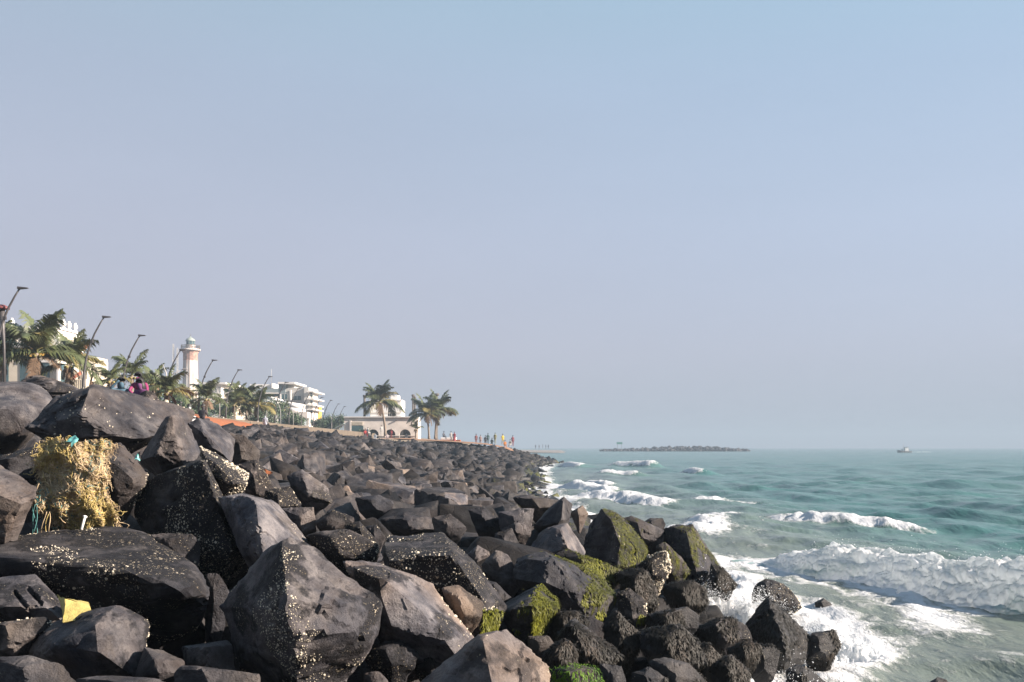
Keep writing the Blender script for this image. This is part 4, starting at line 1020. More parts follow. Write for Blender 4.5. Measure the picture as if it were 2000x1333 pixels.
def mass_mesh(name, lst, label, warm):
    V, F = join_arrays([(v, f) for v, f, *_ in lst]); me = np_mesh(name, V, F, False)
    at = me.attributes.new('stone', 'FLOAT', 'POINT'); at.data.foreach_set('value', np.concatenate([np.full(len(q[0]), q[2]) for q in lst]).astype(np.float32))
    o = tag(obj(name, me, M['rubble_rock']), label, None, None, 'stuff'); o['warm'] = warm; o['barn'] = 0.0
    for nm, k in (('mossy', 3), ('wetness', 4)):
        at = me.attributes.new(nm, 'FLOAT', 'POINT'); at.data.foreach_set('value', np.concatenate([np.full(len(q[0]), q[k]) for q in lst]).astype(np.float32))
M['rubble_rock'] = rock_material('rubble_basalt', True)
def shore(X, Y):
    t = float(x_water(Y)) - X; band = max(0.0, 1 - t / 5.5)
    return (float(fr.choice([0, .4, .8, 1.0])) * band if 20 < Y < 150 else 0.0), float(np.clip(.9 - t * .32, 0, .8))
pm, pf = [], []
for X, Y, z, s, px, py, R in mass:
    if Y < 70: V, F = MID[fr.integers(len(MID))]; dst = pm
    else: V, F = FAR[fr.integers(len(FAR))]; dst = pf
    if not (-500 < px < 2300): continue
    dst.append(((V * s * 1.2) @ rot_matrix(fr).T + np.array([X, Y, z]), F, float(np.clip(np.exp(fr.normal(-.66, .45)), .25, 2.2)), *shore(X, Y)))
mass_mesh('rubble', pm, 'countless smaller boulders filling the middle of the sea wall', .4)
mass_mesh('far_rubble', pf, 'countless distant boulders of the sea wall running to the headland', .15)
print('heroes', len(HERO), 'single', len(single), 'mid', len(pm), 'far', len(pf))
# ---------------------------------------------------------------- haze (air) and far shore
bm = bmesh.new(); box_bm(bm, -1200, 2600, -30, 2640, -6.0, 42.0)
hz = NT('sea_air'); hz.n.remove(hz.b)
hv = hz.new('ShaderNodeVolumePrincipled'); hv.inputs['Color'].default_value = (0.34, 0.43, 0.53, 1); hv.inputs['Density'].default_value = 0.00085
hv.inputs['Anisotropy'].default_value = 0.0
hz.link(hv.outputs[0], hz.n['Material Output'].inputs['Volume'])
haze = tag(obj('haze', bm_mesh('haze', bm), hz.m), 'pale sea haze filling the air over the shore', kind='stuff')

# ---------------------------------------------------------------- sand on the crest, far beach, breakwater
def mound(name, outline_fn, mat, label, kind='structure'):
    V, F = outline_fn(); return tag(obj(name, np_mesh(name, V, F, True), mat), label, kind=kind)
def sand_strip():
    u = np.linspace(0, 1, 50); v = np.linspace(0, 1, 12); U, W = np.meshgrid(u, v)
    Y = 57 + 38 * U; X = -18.2 - 5.4 * U - 7.0 * W + .35 * fbm(np.stack([U * 9, W * 2, U * 0], -1), 3)
    Z = 3.60 + .35 * U + np.interp(W, [0, .12, .35, 1], [.15, .70, 1.05, 1.40]) * (1 - .15 * U) + .10 * fbm(np.stack([U * 14, W * 5, U * 0 + 4], -1), 3)
    return np.stack([X, Y, Z], -1).reshape(-1, 3), grid_faces(12, 50)
mound('sand', sand_strip, M['sand'], 'strip of bright orange sand along the top of the sea wall')
def tan_bank():
    u = np.linspace(0, 1, 50); v = np.linspace(0, 1, 8); U, W = np.meshgrid(u, v)
    X = -20 + 27 * U * (1 - .25 * U); Y = 139 + 26 * W + 2 * U
    Z = bank(X, np.minimum(Y, 150)) + .50 + .25 * np.exp(-((W - .35) / .3) ** 2) + .06 * fbm(np.stack([U * 12, W * 3, U * 0], -1), 2)
    Z -= np.clip(U - .72, 0, 1) * 2.0
    return np.stack([X, Y, Z], -1).reshape(-1, 3), grid_faces(8, 50)
mound('beach', tan_bank, M['tansand'], 'tan sandy bank in front of the arched building')
def far_shore():
    u = np.linspace(0, 1, 40); v = np.linspace(0, 1, 12); U, W = np.meshgrid(u, v)
    Y = 400 + 420 * U; X = Y * (-.06 + .145 * W) * (1 - .12 * np.clip(U - .5, 0, 1)); Z = -.3 + 1.1 * np.clip(1 - W, 0, 1) ** .8
    return np.stack([X, Y, Z], -1).reshape(-1, 3), grid_faces(12, 40)
mound('far_beach', far_shore, M['beach'], 'low sandy shore in the hazy distance')
lst = []
br = np.random.default_rng(3)
for k in range(420):
    u = br.random(); px = 1175 + 287 * u; Y = 565 + br.normal() * 5
    hgt = np.interp(u, [0, .12, .3, .5, .75, 1], [.4, .9, 1.7, 2.9, 2.9, .4]) * br.random() ** .7
    V, F = FAR[br.integers(len(FAR))]; s = br.uniform(1.2, 2.6)
    lst.append(((V * s) @ rot_matrix(br).T + np.array([(px - CX) / FPX * Y, Y + (1 - hgt / 4) * br.normal() * 3, hgt * .8]), F))
V, F = join_arrays(lst)
o = tag(obj('breakwater', np_mesh('breakwater', V, F), M['rock']), 'long dark rock breakwater lying out in the hazy sea', 'breakwater', None, 'stuff')
o['tone'] = .7; o['warm'] = .0; o['barn'] = o['moss'] = o['wet'] = 0.0
sg = empty('sign_board', P(1210, 880, 560)); tag(sg, 'small green board on posts above the breakwater root', 'sign')
b0 = P(1210, 866, 560) - P(1210, 880, 560)
boxes('board', [(-1.75, 1.75, -.1, .1, b0.z - .65, b0.z + .65)], M['green_board'], sg, .03)
for x in (-1.2, 1.2): tube('post', [(x, .2, -1), (x, .2, b0.z)], .09, M['granite'], sg)

# boat
bt = empty('fishing_boat', (P(1767, 886, 430).x, 430, 0)); tag(bt, 'small grey fishing boat on the horizon with a white wake', 'boat')
L = 6.2
st = np.linspace(-1, 1, 13); Vh, Fh = [], []
for s in st:
    w = 0.85 * (1 - max(0, -s) ** 3) * (1 - .25 * max(0, s)); sh = .75 + .55 * max(0, -s) ** 2.2; x = s * L / 2 - (.35 * max(0, -s) ** 4)
    Vh += [(x, -w, sh), (x, -w * .6, -.2), (x, w * .6, -.2), (x, w, sh)]
for i in range(12):
    for j in range(3): Fh.append((i * 4 + j, i * 4 + j + 1, i * 4 + 5 + j, i * 4 + 4 + j))
Fh = np.array(Fh); me = np_mesh('hull', np.array(Vh), Fh, True); obj('hull', me, M['boat'], bt)
boxes('deck', [(-2.4, 2.6, -.62, .62, .45, .5)], M['boat'], bt)
boxes('cabin', [(-.1, 1.5, -.6, .6, .5, 2.5)], M['boatwhite'], bt, .06)
boxes('cabin_roof', [(-.35, 1.75, -.75, .75, 2.51, 2.6)], M['boat'], bt, .02)
tube('mast', [(-.6, 0, .5), (-.6, 0, 4.4)], .06, M['boat'], bt)
for x in (-1.6, -1.1, 1.9): tube('crew_post', [(x, 0, .5), (x, .05, 1.8)], [.16, .12], M['boat'], bt)
wk = np.array([[x, y, .28] for x in np.linspace(-2, 13, 30) for y in np.linspace(-1, 1, 5)]); wk[:, 1] *= np.interp(wk[:, 0], [-2, 2, 13], [1.2, 1.4, .5]); wk[:, 2] += .12 * vnoise(wk * 2.2)
obj('wake', np_mesh('wake', wk, grid_faces(30, 5), True), M['foam'], bt)

# ---------------------------------------------------------------- street lamps
def lamp_meshes(name, dark=True):
    z = empty(name, (0, 0, 0)); mat = M['pole'] if dark else M['pale_pole']
    pts = [(0, 0, 0), (.01, 0, .9), (.06, 0, 1.8), (.17, 0, 2.5), (.36, 0, 3.2), (.62, 0, 3.85), (.92, 0, 4.4), (1.12, 0, 4.72)]
    tube('pole', pts, [.075, .07, .062, .056, .05, .045, .04, .036], mat, z, 8)
    h = bmesh.new(); box_bm(h, 1.06, 1.50, -.11, .11, 4.70, 4.82)
    for v in h.verts:
        if v.co.x > 1.3: v.co.z = 4.755 + (v.co.z - 4.76) * .35; v.co.y *= .7
    bmesh.ops.bevel(h, geom=h.edges[:], offset=.015, segments=2, affect='EDGES'); obj('lamp_head', bm_mesh('lamp_head', h), mat, z)
    tube('base', [(0, 0, -.1), (0, 0, .35), (0, 0, .42)], [.12, .11, .08], M['pale_pole'], z, 8)
    bx = obj('junction_box', bpy.data.meshes.new('junction_box'), mat, z); b2 = bmesh.new(); box_bm(b2, .40, .54, -.05, .05, 3.36, 3.50); b2.to_mesh(bx.data); b2.free()
    return z
def copy_tree(o, parent=None):
    c = o.copy(); COL.objects.link(c); c.parent = parent
    for ch in list(o.children): copy_tree(ch, c)
    return c
LAMPS = [(40, 565), (205, 621), (275, 657), (355, 685), (418, 705), (468, 724), (528, 737), (560, 748), (585, 760), (608, 768), (630, 777), (648, 783), (663, 790), (675, 795)]
LAB = ['tallest curved dark street lamp at the far left edge', 'curved dark street lamp rising over the palms beside the old hotel', 'curved dark street lamp above the two seated people',
       'curved dark street lamp just left of the lighthouse top', 'curved dark street lamp just right of the lighthouse', 'curved dark street lamp in front of the palm clump and white house',
       'curved dark street lamp left of the grey stair tower', 'curved dark street lamp against the grey stair tower', 'curved dark street lamp against the grey flank of the modern block',
       'curved dark street lamp at the right corner of the modern block', 'first curved lamp against the sky right of the modern block', 'second curved lamp against the sky right of the modern block',
       'third curved lamp right of the modern block, near the arched building', 'fourth and farthest curved lamp, beside the arched building']
proto = None
for i, (px, py) in enumerate(LAMPS):
    Y = 43.7 + 9.75 * i; Xt = (px - 3 - CX) / FPX * Y; zt = EYE + (HY - py) / FPX * Y
    if proto is None: proto = lamp_meshes('street_lamp'); o = proto
    else: o = copy_tree(proto)
    sc = (zt - 4.9) / 4.76
    o.location = (Xt - 1.1 * sc, Y, 4.95); o.scale = (sc,) * 3; o.rotation_euler = (0, 0, 0)
    tag(o, LAB[i], 'street lamp', 'curved street lamps along the promenade')
def pale_lamp():
    z = empty('slender_lamp', (0, 0, 0))
    tube('pole', [(0, 0, 0), (0, 0, 2.2), (-.1, 0, 2.9), (-.35, 0, 3.5)], [.05, .045, .04, .03], M['pale_pole'], z, 6)
    tube('arm', [(-.02, 0, 2.5), (.5, 0, 2.85), (1.15, 0, 3.15)], [.03, .028, .025], M['pale_pole'], z, 5)
    boxes('lamp_head', [(1.1, 1.42, -.06, .06, 3.13, 3.2)], M['pale_pole'], z, .01)
    return z
pl = None
for i, (px, Y, lab) in enumerate([(161, 60, 'pale slender lamp post beside the tiled porch'), (238, 68, 'pale slender lamp post left of the seated pair'), (327, 66, 'pale slender lamp post before the lighthouse palms'),
                                  (429, 92, 'pale slender lamp post under the white house'), (521, 112, 'pale slender lamp post right of the palm clump'), (548, 124, 'pale slender lamp post before the white ramps'),
                                  (573, 138, 'pale slender lamp post below the grey flank'), (627, 150, 'pale slender lamp post right of the modern block'), (648, 165, 'pale slender lamp post left of the arched building')]):
    if pl is None: pl = pale_lamp(); o = pl
    else: o = copy_tree(pl)
    o.location = ((px - CX) / FPX * Y, Y, 4.95); tag(o, lab, 'lamp post', 'pale slender lamp posts along the road')
rl = empty('red_capped_lamp', ((4 - CX) / FPX * 44, 44, 4.9)); tag(rl, 'lamp post with a round red cap at the left edge', 'lamp post')
tube('pole', [(.12, 0, 0), (.1, 0, 2.4), (.04, 0, 3.1), (0, 0, 4.2)], [.07, .06, .1, .13], M['pole'], rl, 8)
tube('cap', [(0, 0, 4.2), (0, 0, 4.28), (0, 0, 4.4)], [.34, .33, .12], M['redcap'], rl, 14)

# ---------------------------------------------------------------- palms
def frond_mesh(el, droop, seed, n=40, width=.34, wind=0.0):
    r = np.random.default_rng(seed); k = n + 6
    s = np.linspace(0, 1, k); ang = np.radians(el) - np.radians(droop) * s ** 1.5
    x = np.concatenate([[0], np.cumsum(np.cos(ang[:-1]))]) / (k - 1); z = np.concatenate([[0], np.cumsum(np.sin(ang[:-1]))]) / (k - 1); y = wind * s ** 2
    R = np.stack([x, y, z], -1); V, F = [], []
    tv, tf = tube_arrays(R, np.interp(s, [0, 1], [.016, .003]), 3)
    for i in range(5, k - 1):
        u = s[i]; Ln = width * (math.sin(math.pi * min(1, .12 + u * .9)) ** .6) * r.uniform(.8, 1.15)
        d = R[i + 1] - R[i]; d /= np.linalg.norm(d)
        for sd in (-1, 1):
            out = np.array([0, sd, 0]) * .8 + d * .62 + np.array([0, 0, .10]) + r.normal(size=3) * .07
            out /= np.linalg.norm(out); w = d * (.011 + .006 * r.random())
            b = R[i]; m = b + out * Ln * .55; e = b + out * Ln * .95 + np.array([wind * .15, 0, -.30 * Ln - .35 * Ln * r.random()])
            o_ = len(V); V += [b - w, b + w, m + w, m - w, e]; F += [(o_, o_ + 1, o_ + 2), (o_, o_ + 2, o_ + 3), (o_ + 3, o_ + 2, o_ + 4)]
    V = np.array(V); F = np.array(F)
    T = np.concatenate([tf[:, [0, 1, 2]], tf[:, [0, 2, 3]]])
    return join_arrays([(tv, T), (V, F)])
FR = {}
for key, args in {'up': (78, 40), 'up2': (66, 62), 'mid': (50, 75), 'mid2': (36, 80), 'low': (16, 75), 'low2': (-4, 62), 'dead': (-35, 50), 'dead2': (-58, 30)}.items():
    for j in range(2):
        V, F = frond_mesh(*args, seed=len(FR) * 3 + 1, wind=(-.06, .08)[j])
        FR[key, j] = (V, F)
FRM = {}
def frond_data(key, j, mat):
    k = (key, j, mat)
    if k not in FRM:
        FRM[k] = np_mesh('frond', *FR[key, j], False); FRM[k].materials.append(M[mat])
    return FRM[k]
def palm(px, py, bx, by, Y, L, seed, label, dead=5, n=20, group='palms along the promenade', zb=None, thick=.13):
    r = np.random.default_rng(seed); top = P(px, py, Y); base = P(bx, by, Y)
    if zb is not None: base.z = zb
    t = empty('palm_tree', base); tag(t, label, 'palm', group)
    rel = np.array(top - base); s = np.linspace(0, 1, 14)[:, None]
    pts = rel * s + np.array([rel[0] * -.35, 0, 0]) * (np.sin(s * np.pi) * .6)
    rad = thick * np.interp(s[:, 0], [0, .12, 1], [1.5, 1.05, .75]) * (1 + .06 * (np.arange(14) % 2))
    tube('trunk', pts, rad, M['trunk'], t, 8)
    ks = (['up'] * 3 + ['up2'] * 4 + ['mid'] * 4 + ['mid2'] * 4 + ['low'] * 3 + ['low2'] * 3)
    for i in range(n):
        key = ks[(i * 5) % len(ks)] if n > 12 else ks[(i * 7) % len(ks)]
        mat = 'frond' if r.random() < .78 or key.startswith('up') else 'frond_y'
        o = bpy.data.objects.new('frond', frond_data(key, i % 2, mat)); COL.objects.link(o); o.parent = t
        o.location = tuple(rel); o.rotation_euler = (r.normal() * .12, r.normal() * .10, i * 2.39996 + r.normal() * .25); q = L * r.uniform(.82, 1.12); o.scale = (q, q * 1.0, q)
    for i in range(dead):
        o = bpy.data.objects.new('frond', frond_data(('dead', 'dead2')[i % 2], i % 2, 'frond_dead')); COL.objects.link(o); o.parent = t
        o['label'] = 'dead brown hanging frond'
        o.location = (rel[0], rel[1], rel[2] - .12); o.rotation_euler = (r.normal() * .15, r.normal() * .2, i * 6.283 / max(dead, 1) + r.normal() * .4); q = L * r.uniform(.35, .62); o.scale = (q, q, q)
    cn = ico(2); nuts = [(cn[0] * .11 + np.array([rel[0] + .2 * math.cos(a), .2 * math.sin(a), rel[2] - .18]), cn[1]) for a in (0, 1.7, 3.1, 4.6)]
    V, F = join_arrays(nuts); tag(obj('coconuts', np_mesh('coconuts', V, F, True), M['frond_y'], t), None, kind='stuff')
PALMS = [(2, 700, 0, 770, 56, 2.5, 'palm at the far left edge with brown skirts', 7, 20), (72, 690, 66, 770, 55, 3.0, 'tall ragged palm in front of the old hotel', 9, 22),
         (134, 712, 130, 770, 58, 2.6, 'palm with hanging dead fronds right of the ragged palm', 9, 20), (216, 742, 216, 775, 62, 1.5, 'small palm left of the seated people', 3, 16),
         (258, 734, 258, 790, 66, 2.1, 'palm rising behind the two seated people', 4, 20), (300, 748, 300, 800, 72, 1.8, 'drooping palm between the seated people and the lighthouse', 6, 18),
         (328, 766, 325, 810, 63, 2.0, 'palm leaning under the lighthouse', 7, 20), (404, 778, 402, 820, 82, 2.1, 'palm at the foot of the lighthouse, right side', 6, 18),
         (458, 790, 458, 830, 104, 2.6, 'leftmost palm of the clump before the white house', 6, 20), (480, 786, 482, 830, 108, 2.8, 'middle palm of the clump before the white house', 7, 20),
         (502, 792, 504, 830, 106, 2.4, 'rightmost palm of the clump before the white house', 6, 20), (556, 800, 560, 838, 140, 1.6, 'small palm before the white ramps', 2, 14)]
for i, (px, py, bx, by, Y, L, lab, dead, n) in enumerate(PALMS):
    palm(px, py, bx, by, Y, L, 50 + i, lab, max(2, dead // 2), n, zb=4.95)
palm(742, 785, 753, 852, 150, 4.3, 81, 'tall coconut palm with curved trunk before the arched building', 4, 32, 'coconut palms at the headland', thick=.2)
palm(833, 808, 838, 858, 153, 3.7, 82, 'lower coconut palm right of the arched building', 4, 30, 'coconut palms at the headland', thick=.17)
palm(855, 800, 850, 858, 155, 3.8, 83, 'outermost coconut palm of the pair nearest the sea', 4, 30, 'coconut palms at the headland', thick=.17)
palm(812, 838, 812, 858, 152, 1.5, 84, 'short bushy palm at the right corner of the arched building', 3, 12, 'coconut palms at the headland', thick=.15)
dt = empty('dead_palm', P(175, 770, 58)); dt.location.z = 4.95; tag(dt, 'broken dead palm stump with bare spikes beside the porch', 'dead tree')
tube('trunk', [(0, 0, 0), (.05, 0, 1.0), (.12, 0, 1.7)], [.16, .13, .1], M['frond_dead'], dt, 8)
for i in range(12):
    a = i * 2.4; e = random.uniform(.5, 1.3); l = random.uniform(.5, 1.1); h = random.uniform(.5, 1.7)
    tube('spike', [(.08, 0, h), (.08 + .4 * l * math.cos(a) * math.cos(e), .3 * math.sin(a), h + l * math.sin(e))], [.05, .02], M['frond_dead'], dt, 5)

# leafy trees and shrubs along the road
def leafy(px, py, rx, rz, Y, seed, label, n=2600):
    r = np.random.default_rng(seed); c = P(px, py, Y); t = empty('leafy_tree', (c.x, Y, 4.95)); tag(t, label, 'tree', 'leafy trees along the road')
    zc = c.z - 4.95
    tube('trunk', [(0, 0, 0), (.05, 0, zc * .6), (.1, 0, zc)], [.16, .12, .06], M['trunk'], t, 6)
    cl = r.normal(size=(16, 3)); cl /= np.linalg.norm(cl, axis=1, keepdims=True); cl *= r.random((16, 1)) ** .4 * np.array([rx, rx * .8, rz]) * .75
    pts = cl[r.integers(16, size=n)] + r.normal(size=(n, 3)) * np.array([rx, rx, rz]) * .19 + np.array([0, 0, zc])
    a = r.normal(size=(n, 3)); a /= np.linalg.norm(a, axis=1, keepdims=True); b = np.cross(a, r.normal(size=(n, 3))); b /= np.linalg.norm(b, axis=1, keepdims=True)
    q = .12
    V = np.stack([pts - a * q, pts + b * q * .6, pts + a * q, pts - b * q * .6], 1).reshape(-1, 3); k = np.arange(n)[:, None] * 4
    tag(obj('crown', np_mesh('crown', V, k + np.array([[0, 1, 2, 3]])), M['leaf'], t), None, kind='stuff')
for i, a in enumerate([(440, 800, 2.6, 2.0, 118, 'leafy tree behind the leftmost palm of the clump'), (535, 806, 2.9, 2.4, 130, 'leafy tree below the white ramps'), (500, 812, 2.4, 1.8, 125, 'bushy tree right behind the palm clump'),
                       (575, 822, 2.0, 1.6, 140, 'bushy tree at the foot of the modern block'), (640, 828, 2.6, 1.8, 175, 'leafy tree between the modern block and the arched building'),
                       (624, 832, 2.0, 1.4, 170, 'low bushy tree just right of the modern block'), (662, 826, 2.2, 1.9, 190, 'leafy tree just left of the arched building'), (380, 800, 2.2, 1.6, 100, 'bushy tree under the lighthouse foot'),
                       (340, 790, 2.0, 1.7, 95, 'bushy tree left of the lighthouse foot'), (290, 762, 1.8, 1.6, 84, 'dark bushy tree behind the drooping palm'), (715, 850, 1.6, 1.0, 160, 'shrub beside the window of the arched building')]):
    leafy(a[0], a[1], a[2], a[3], a[4], 300 + i, a[5])
# ---------------------------------------------------------------- buildings
class Bld:
    def __init__(s, name, px, Y, label, cat='building', z=4.95):
        s.b = Vector(((px - CX) / FPX * Y, Y, z)); s.e = empty(name, s.b); tag(s.e, label, cat)
    def box(s, name, px0, px1, py0, py1, Y, depth, mat, parent=None, bevel=0.0):
        a = P(px0, py1, Y) - s.b; c = P(px1, py0, Y) - s.b
        return boxes(name, [(a.x, c.x, a.y, a.y + depth, a.z, c.z)], M[mat], parent or s.e, bevel)
    def win(s, px0, px1, py0, py1, Y, frame='white', nx=1, ny=0):
        a = P(px0, py1, Y) - s.b; c = P(px1, py0, Y) - s.b
        w = boxes('window', [(a.x, c.x, a.y - .03, a.y + .05, a.z, c.z)], M['glass'], s.e)
        t = .06; fr_ = [(a.x - t, a.x, a.y - .08, a.y, a.z - t, c.z + t), (c.x, c.x + t, a.y - .08, a.y, a.z - t, c.z + t), (a.x, c.x, a.y - .08, a.y, c.z, c.z + t), (a.x, c.x, a.y - .1, a.y, a.z - t, a.z)]
        for i in range(nx): x = a.x + (c.x - a.x) * (i + 1) / (nx + 1); fr_.append((x - .03, x + .03, a.y - .07, a.y - .032, a.z, c.z))
        boxes('frame', fr_, M[frame], w)
    def side_win(s, X, y0, y1, z0, z1, frame='white'):
        x = X - s.b.x; w = boxes('window', [(x - .05, x + .03, y0 - s.b.y, y1 - s.b.y, z0 - s.b.z, z1 - s.b.z)], M['glass'], s.e)
        q = (y0 - s.b.y, y1 - s.b.y, z0 - s.b.z, z1 - s.b.z)
        boxes('frame', [(x, x + .08, q[0] - .08, q[1] + .08, q[3], q[3] + .1), (x, x + .1, q[0] - .08, q[1] + .08, q[2] - .1, q[2])], M[frame], w)

# the old hotel
H = Bld('old_hotel', 60, 110, 'old cream and white hotel with urns on its parapet at the left', z=4.95)
Xr = (112 - CX) / FPX * 110
def hb(name, x0, x1, y0, y1, z0, z1, mat, parent=None, bevel=0.0):
    return boxes(name, [(x0 - H.b.x, x1 - H.b.x, y0 - H.b.y, y1 - H.b.y, z0 - H.b.z, z1 - H.b.z)], M[mat], parent or H.e, bevel)
hb('wall', Xr - 13, Xr, 110, 115.4, 4.0, 14.4, 'cream')
hb('yellow_band', Xr - 13.02, Xr + .06, 109.94, 115.46, 13.3, 14.3, 'yellow')
hb('cornice', Xr - 13.4, Xr + .4, 109.6, 115.8, 14.42, 14.75, 'white')
pp = hb('parapet', Xr - 13.1, Xr + .1, 109.9, 115.5, 14.77, 16.6, 'white')
hb('coping', Xr - 13.3, Xr + .3, 109.7, 115.7, 16.62, 16.85, 'white', pp)
for i in range(9): hb('parapet_panel', Xr - 12.4 + i * 1.4, Xr - 11.7 + i * 1.4, 109.85, 109.9, 15.1, 16.2, 'cream', pp)
for i in range(4): hb('parapet_panel', Xr + .1, Xr + .16, 110.3 + i * 1.3, 111.1 + i * 1.3, 15.1, 16.2, 'cream', pp)
for k, (dx, dy) in enumerate([(-.2, .3), (-.2, 1.9), (-.2, 3.3), (-.2, 4.9), (-5.6, .3), (-11.5, .3)]):
    tube('urn', [(Xr + dx - H.b.x, 110 + dy - H.b.y, 16.86 - H.b.z + q) for q in (0, .15, .25, .55, .85, .98, 1.1)], [.26, .26, .14, .32, .26, .12, .16], M['white'], H.e, 8)
for i in range(5):
    x = Xr - 11.8 + i * 2.45; w = hb('window', x, x + 1.1, 109.93, 109.99, 10.2, 12.6, 'glass'); hb('frame', x - .12, x + 1.22, 109.85, 109.92, 12.62, 12.9, 'white', w)
    w = hb('window', x, x + 1.1, 109.93, 109.99, 6.4, 8.8, 'glass'); hb('frame', x - .12, x + 1.22, 109.85, 109.92, 8.82, 9.1, 'white', w)
for i in range(2):
    w = hb('window', Xr + .01, Xr + .05, 110.8 + i * 2.3, 111.8 + i * 2.3, 10.0, 12.6, 'glass'); hb('frame', Xr + .051, Xr + .1, 110.7 + i * 2.3, 111.9 + i * 2.3, 12.62, 12.85, 'white', w)
# lower wing with tiled roofs
W = Bld('tiled_wing', 130, 116, 'low yellow and cream wing with red tiled roofs beside the old hotel', z=4.95)
W.box('wall', 112, 170, 694, 790, 119, 6, 'cream'); W.box('yellow_wall', 112.2, 152, 714, 727, 118.95, .04, 'yellow')
def tiled(px0, px1, py0, py1, Y, run):
    a = P(px0, py1, Y - run) - W.b; c = P(px1, py0, Y) - W.b; n = 16
    V, F = [], []
    for i in range(n * 2 + 1):
        x = a.x + (c.x - a.x) * i / (n * 2); dz = .06 * (i % 2)
        V += [(x, a.y, a.z + dz), (x, c.y, c.z + dz), (x, a.y, a.z + dz - .12), (x, c.y, c.z + dz - .12)]
    for i in range(n * 2):
        k = i * 4; F += [(k, k + 4, k + 5, k + 1), (k + 2, k + 3, k + 7, k + 6), (k, k + 2, k + 6, k + 4)]
    obj('tiled_roof', np_mesh('tiled_roof', np.array(V), np.array(F)), M['tile_red'], W.e)
tiled(146, 174, 674, 693, 121, 2.5); tiled(78, 112, 711, 722, 112, 2.5); tiled(134, 165, 726, 741, 114, 3.0)
W.box('porch_wall', 75, 112, 722, 790, 110.5, 3, 'cream'); W.box('white_wall', 170, 185, 702, 790, 122, 4, 'white')
for i in range(9): W.box('baluster', 134 + i * 4, 136 + i * 4, 741, 790, 112, .25, 'cream')
for i in range(8): W.box('slat', 77 + i * 4.2, 78.6 + i * 4.2, 724, 790, 110.2, .2, 'white')
W.box('column', 110.5, 114.5, 712, 790, 109.5, .4, 'white')
for x in (118, 128, 140): W.win(x, x + 6, 729, 740, 118.9)
for x in (154, 161): W.win(x, x + 4, 698, 708, 118.95)

# lighthouse
Y = 300; lb = Vector(((372 - CX) / FPX * Y, Y, 4.95)); lh = empty('lighthouse', lb); tag(lh, 'old white fluted lighthouse with green lantern and stained top', 'lighthouse')
zz = lambda py: EYE + (HY - py) / FPX * Y - 4.95
def lathe(name, prof, mat, parent, sides=32, flute=0.0, loc=(0, 0, 0)):
    th = np.linspace(0, 2 * np.pi, sides, endpoint=False); V = []
    for r_, z_ in prof:
        f = 1 - flute * (np.arange(sides) % 4 == 0)
        V.append(np.stack([r_ * f * np.cos(th), r_ * f * np.sin(th), np.full(sides, z_)], -1))
    V = np.concatenate(V) + np.array(loc); n = len(prof)
    i = np.arange(n - 1)[:, None] * sides; j = np.arange(sides)[None, :]; j2 = (j + 1) % sides
    F = np.stack([i + j, i + j2, i + sides + j2, i + sides + j], -1).reshape(-1, 4)
    me = np_mesh(name, V, F, flute == 0); return obj(name, me, mat, parent)
lathe('tower', [(2.75, 0), (2.6, 2), (2.45, zz(760)), (2.3, zz(705))], M['lighthouse'], lh, 48, .09)
lathe('tower_neck', [(2.3, zz(705)), (2.28, zz(692)), (2.7, zz(686))], M['rust'], lh, 48, .05)
ga = lathe('gallery', [(0, zz(686)), (3.1, zz(686)), (3.25, zz(682.5)), (0, zz(682.5))], M['lighthouse'], lh, 32)
for i in range(24):
    a = i * 2 * math.pi / 24; tube('baluster', [(2.9 * math.cos(a), 2.9 * math.sin(a), zz(682.5)), (2.9 * math.cos(a), 2.9 * math.sin(a), zz(675))], .07, M['granite'], ga, 4)
for py in (675, 678.5): tube('rail', [(2.9 * math.cos(a), 2.9 * math.sin(a), zz(py)) for a in np.linspace(0, 6.2832, 33)], .07, M['granite'], ga, 4)
lathe('watch_room', [(1.5, zz(682.5)), (1.5, zz(675)), (1.6, zz(674.5)), (1.35, zz(674.4))], M['lighthouse'], lh, 24)
M['verdigris'] = plain('verdigris_copper', (0.22, 0.25, 0.23), 0.7, .2, 2.0)
ln = lathe('lantern', [(1.3, zz(674.4)), (1.3, zz(666.5))], M['glass'], lh, 16)
for i in range(8):
    a = i * math.pi / 4; tube('mullion', [(1.34 * math.cos(a), 1.34 * math.sin(a), zz(674.4)), (1.34 * math.cos(a), 1.34 * math.sin(a), zz(666.5))], .09, M['verdigris'], ln, 4)
dm = lathe('dome', [(1.6, zz(666.8)), (1.55, zz(665.5)), (1.25, zz(663)), (.7, zz(660.5)), (.25, zz(659.5)), (.25, zz(658)), (0.02, zz(657))], M['verdigris'], lh, 20)
tube('finial', [(0, 0, zz(657)), (0, 0, zz(653))], .08, M['granite'], dm, 5)
for px, pt, pb, lab in ((338.5, 672, 740, 'thin lattice antenna mast left of the lighthouse'), (346.5, 680, 740, 'shorter lattice antenna mast next to the lighthouse')):
    m0 = empty('antenna_mast', Vector(((px - CX) / FPX * 290, 290, 4.95))); tag(m0, lab, 'mast', 'antenna masts by the lighthouse'); zt = EYE + (HY - pt) / FPX * 290 - 4.95
    for a in range(3): tube('leg', [(.42 * math.cos(a * 2.09), .42 * math.sin(a * 2.09), 0), (.2 * math.cos(a * 2.09), .2 * math.sin(a * 2.09), zt)], .07, M['pale_pole'], m0, 4)
    parts = []
    for i in range(26):
        z0 = zt * i / 26; z1 = zt * (i + 1) / 26; r0 = .42 - .22 * i / 26
        for a in range(3):
            b_ = (a + 1 + i % 2) % 3
            parts.append(tube_arrays([(r0 * math.cos(a * 2.09), r0 * math.sin(a * 2.09), z0), (r0 * math.cos(b_ * 2.09), r0 * math.sin(b_ * 2.09), z1)], .04, 3))
    V, F = join_arrays(parts); tag(obj('bracing', np_mesh('bracing', V, F), M['pale_pole'], m0), None, kind='stuff')

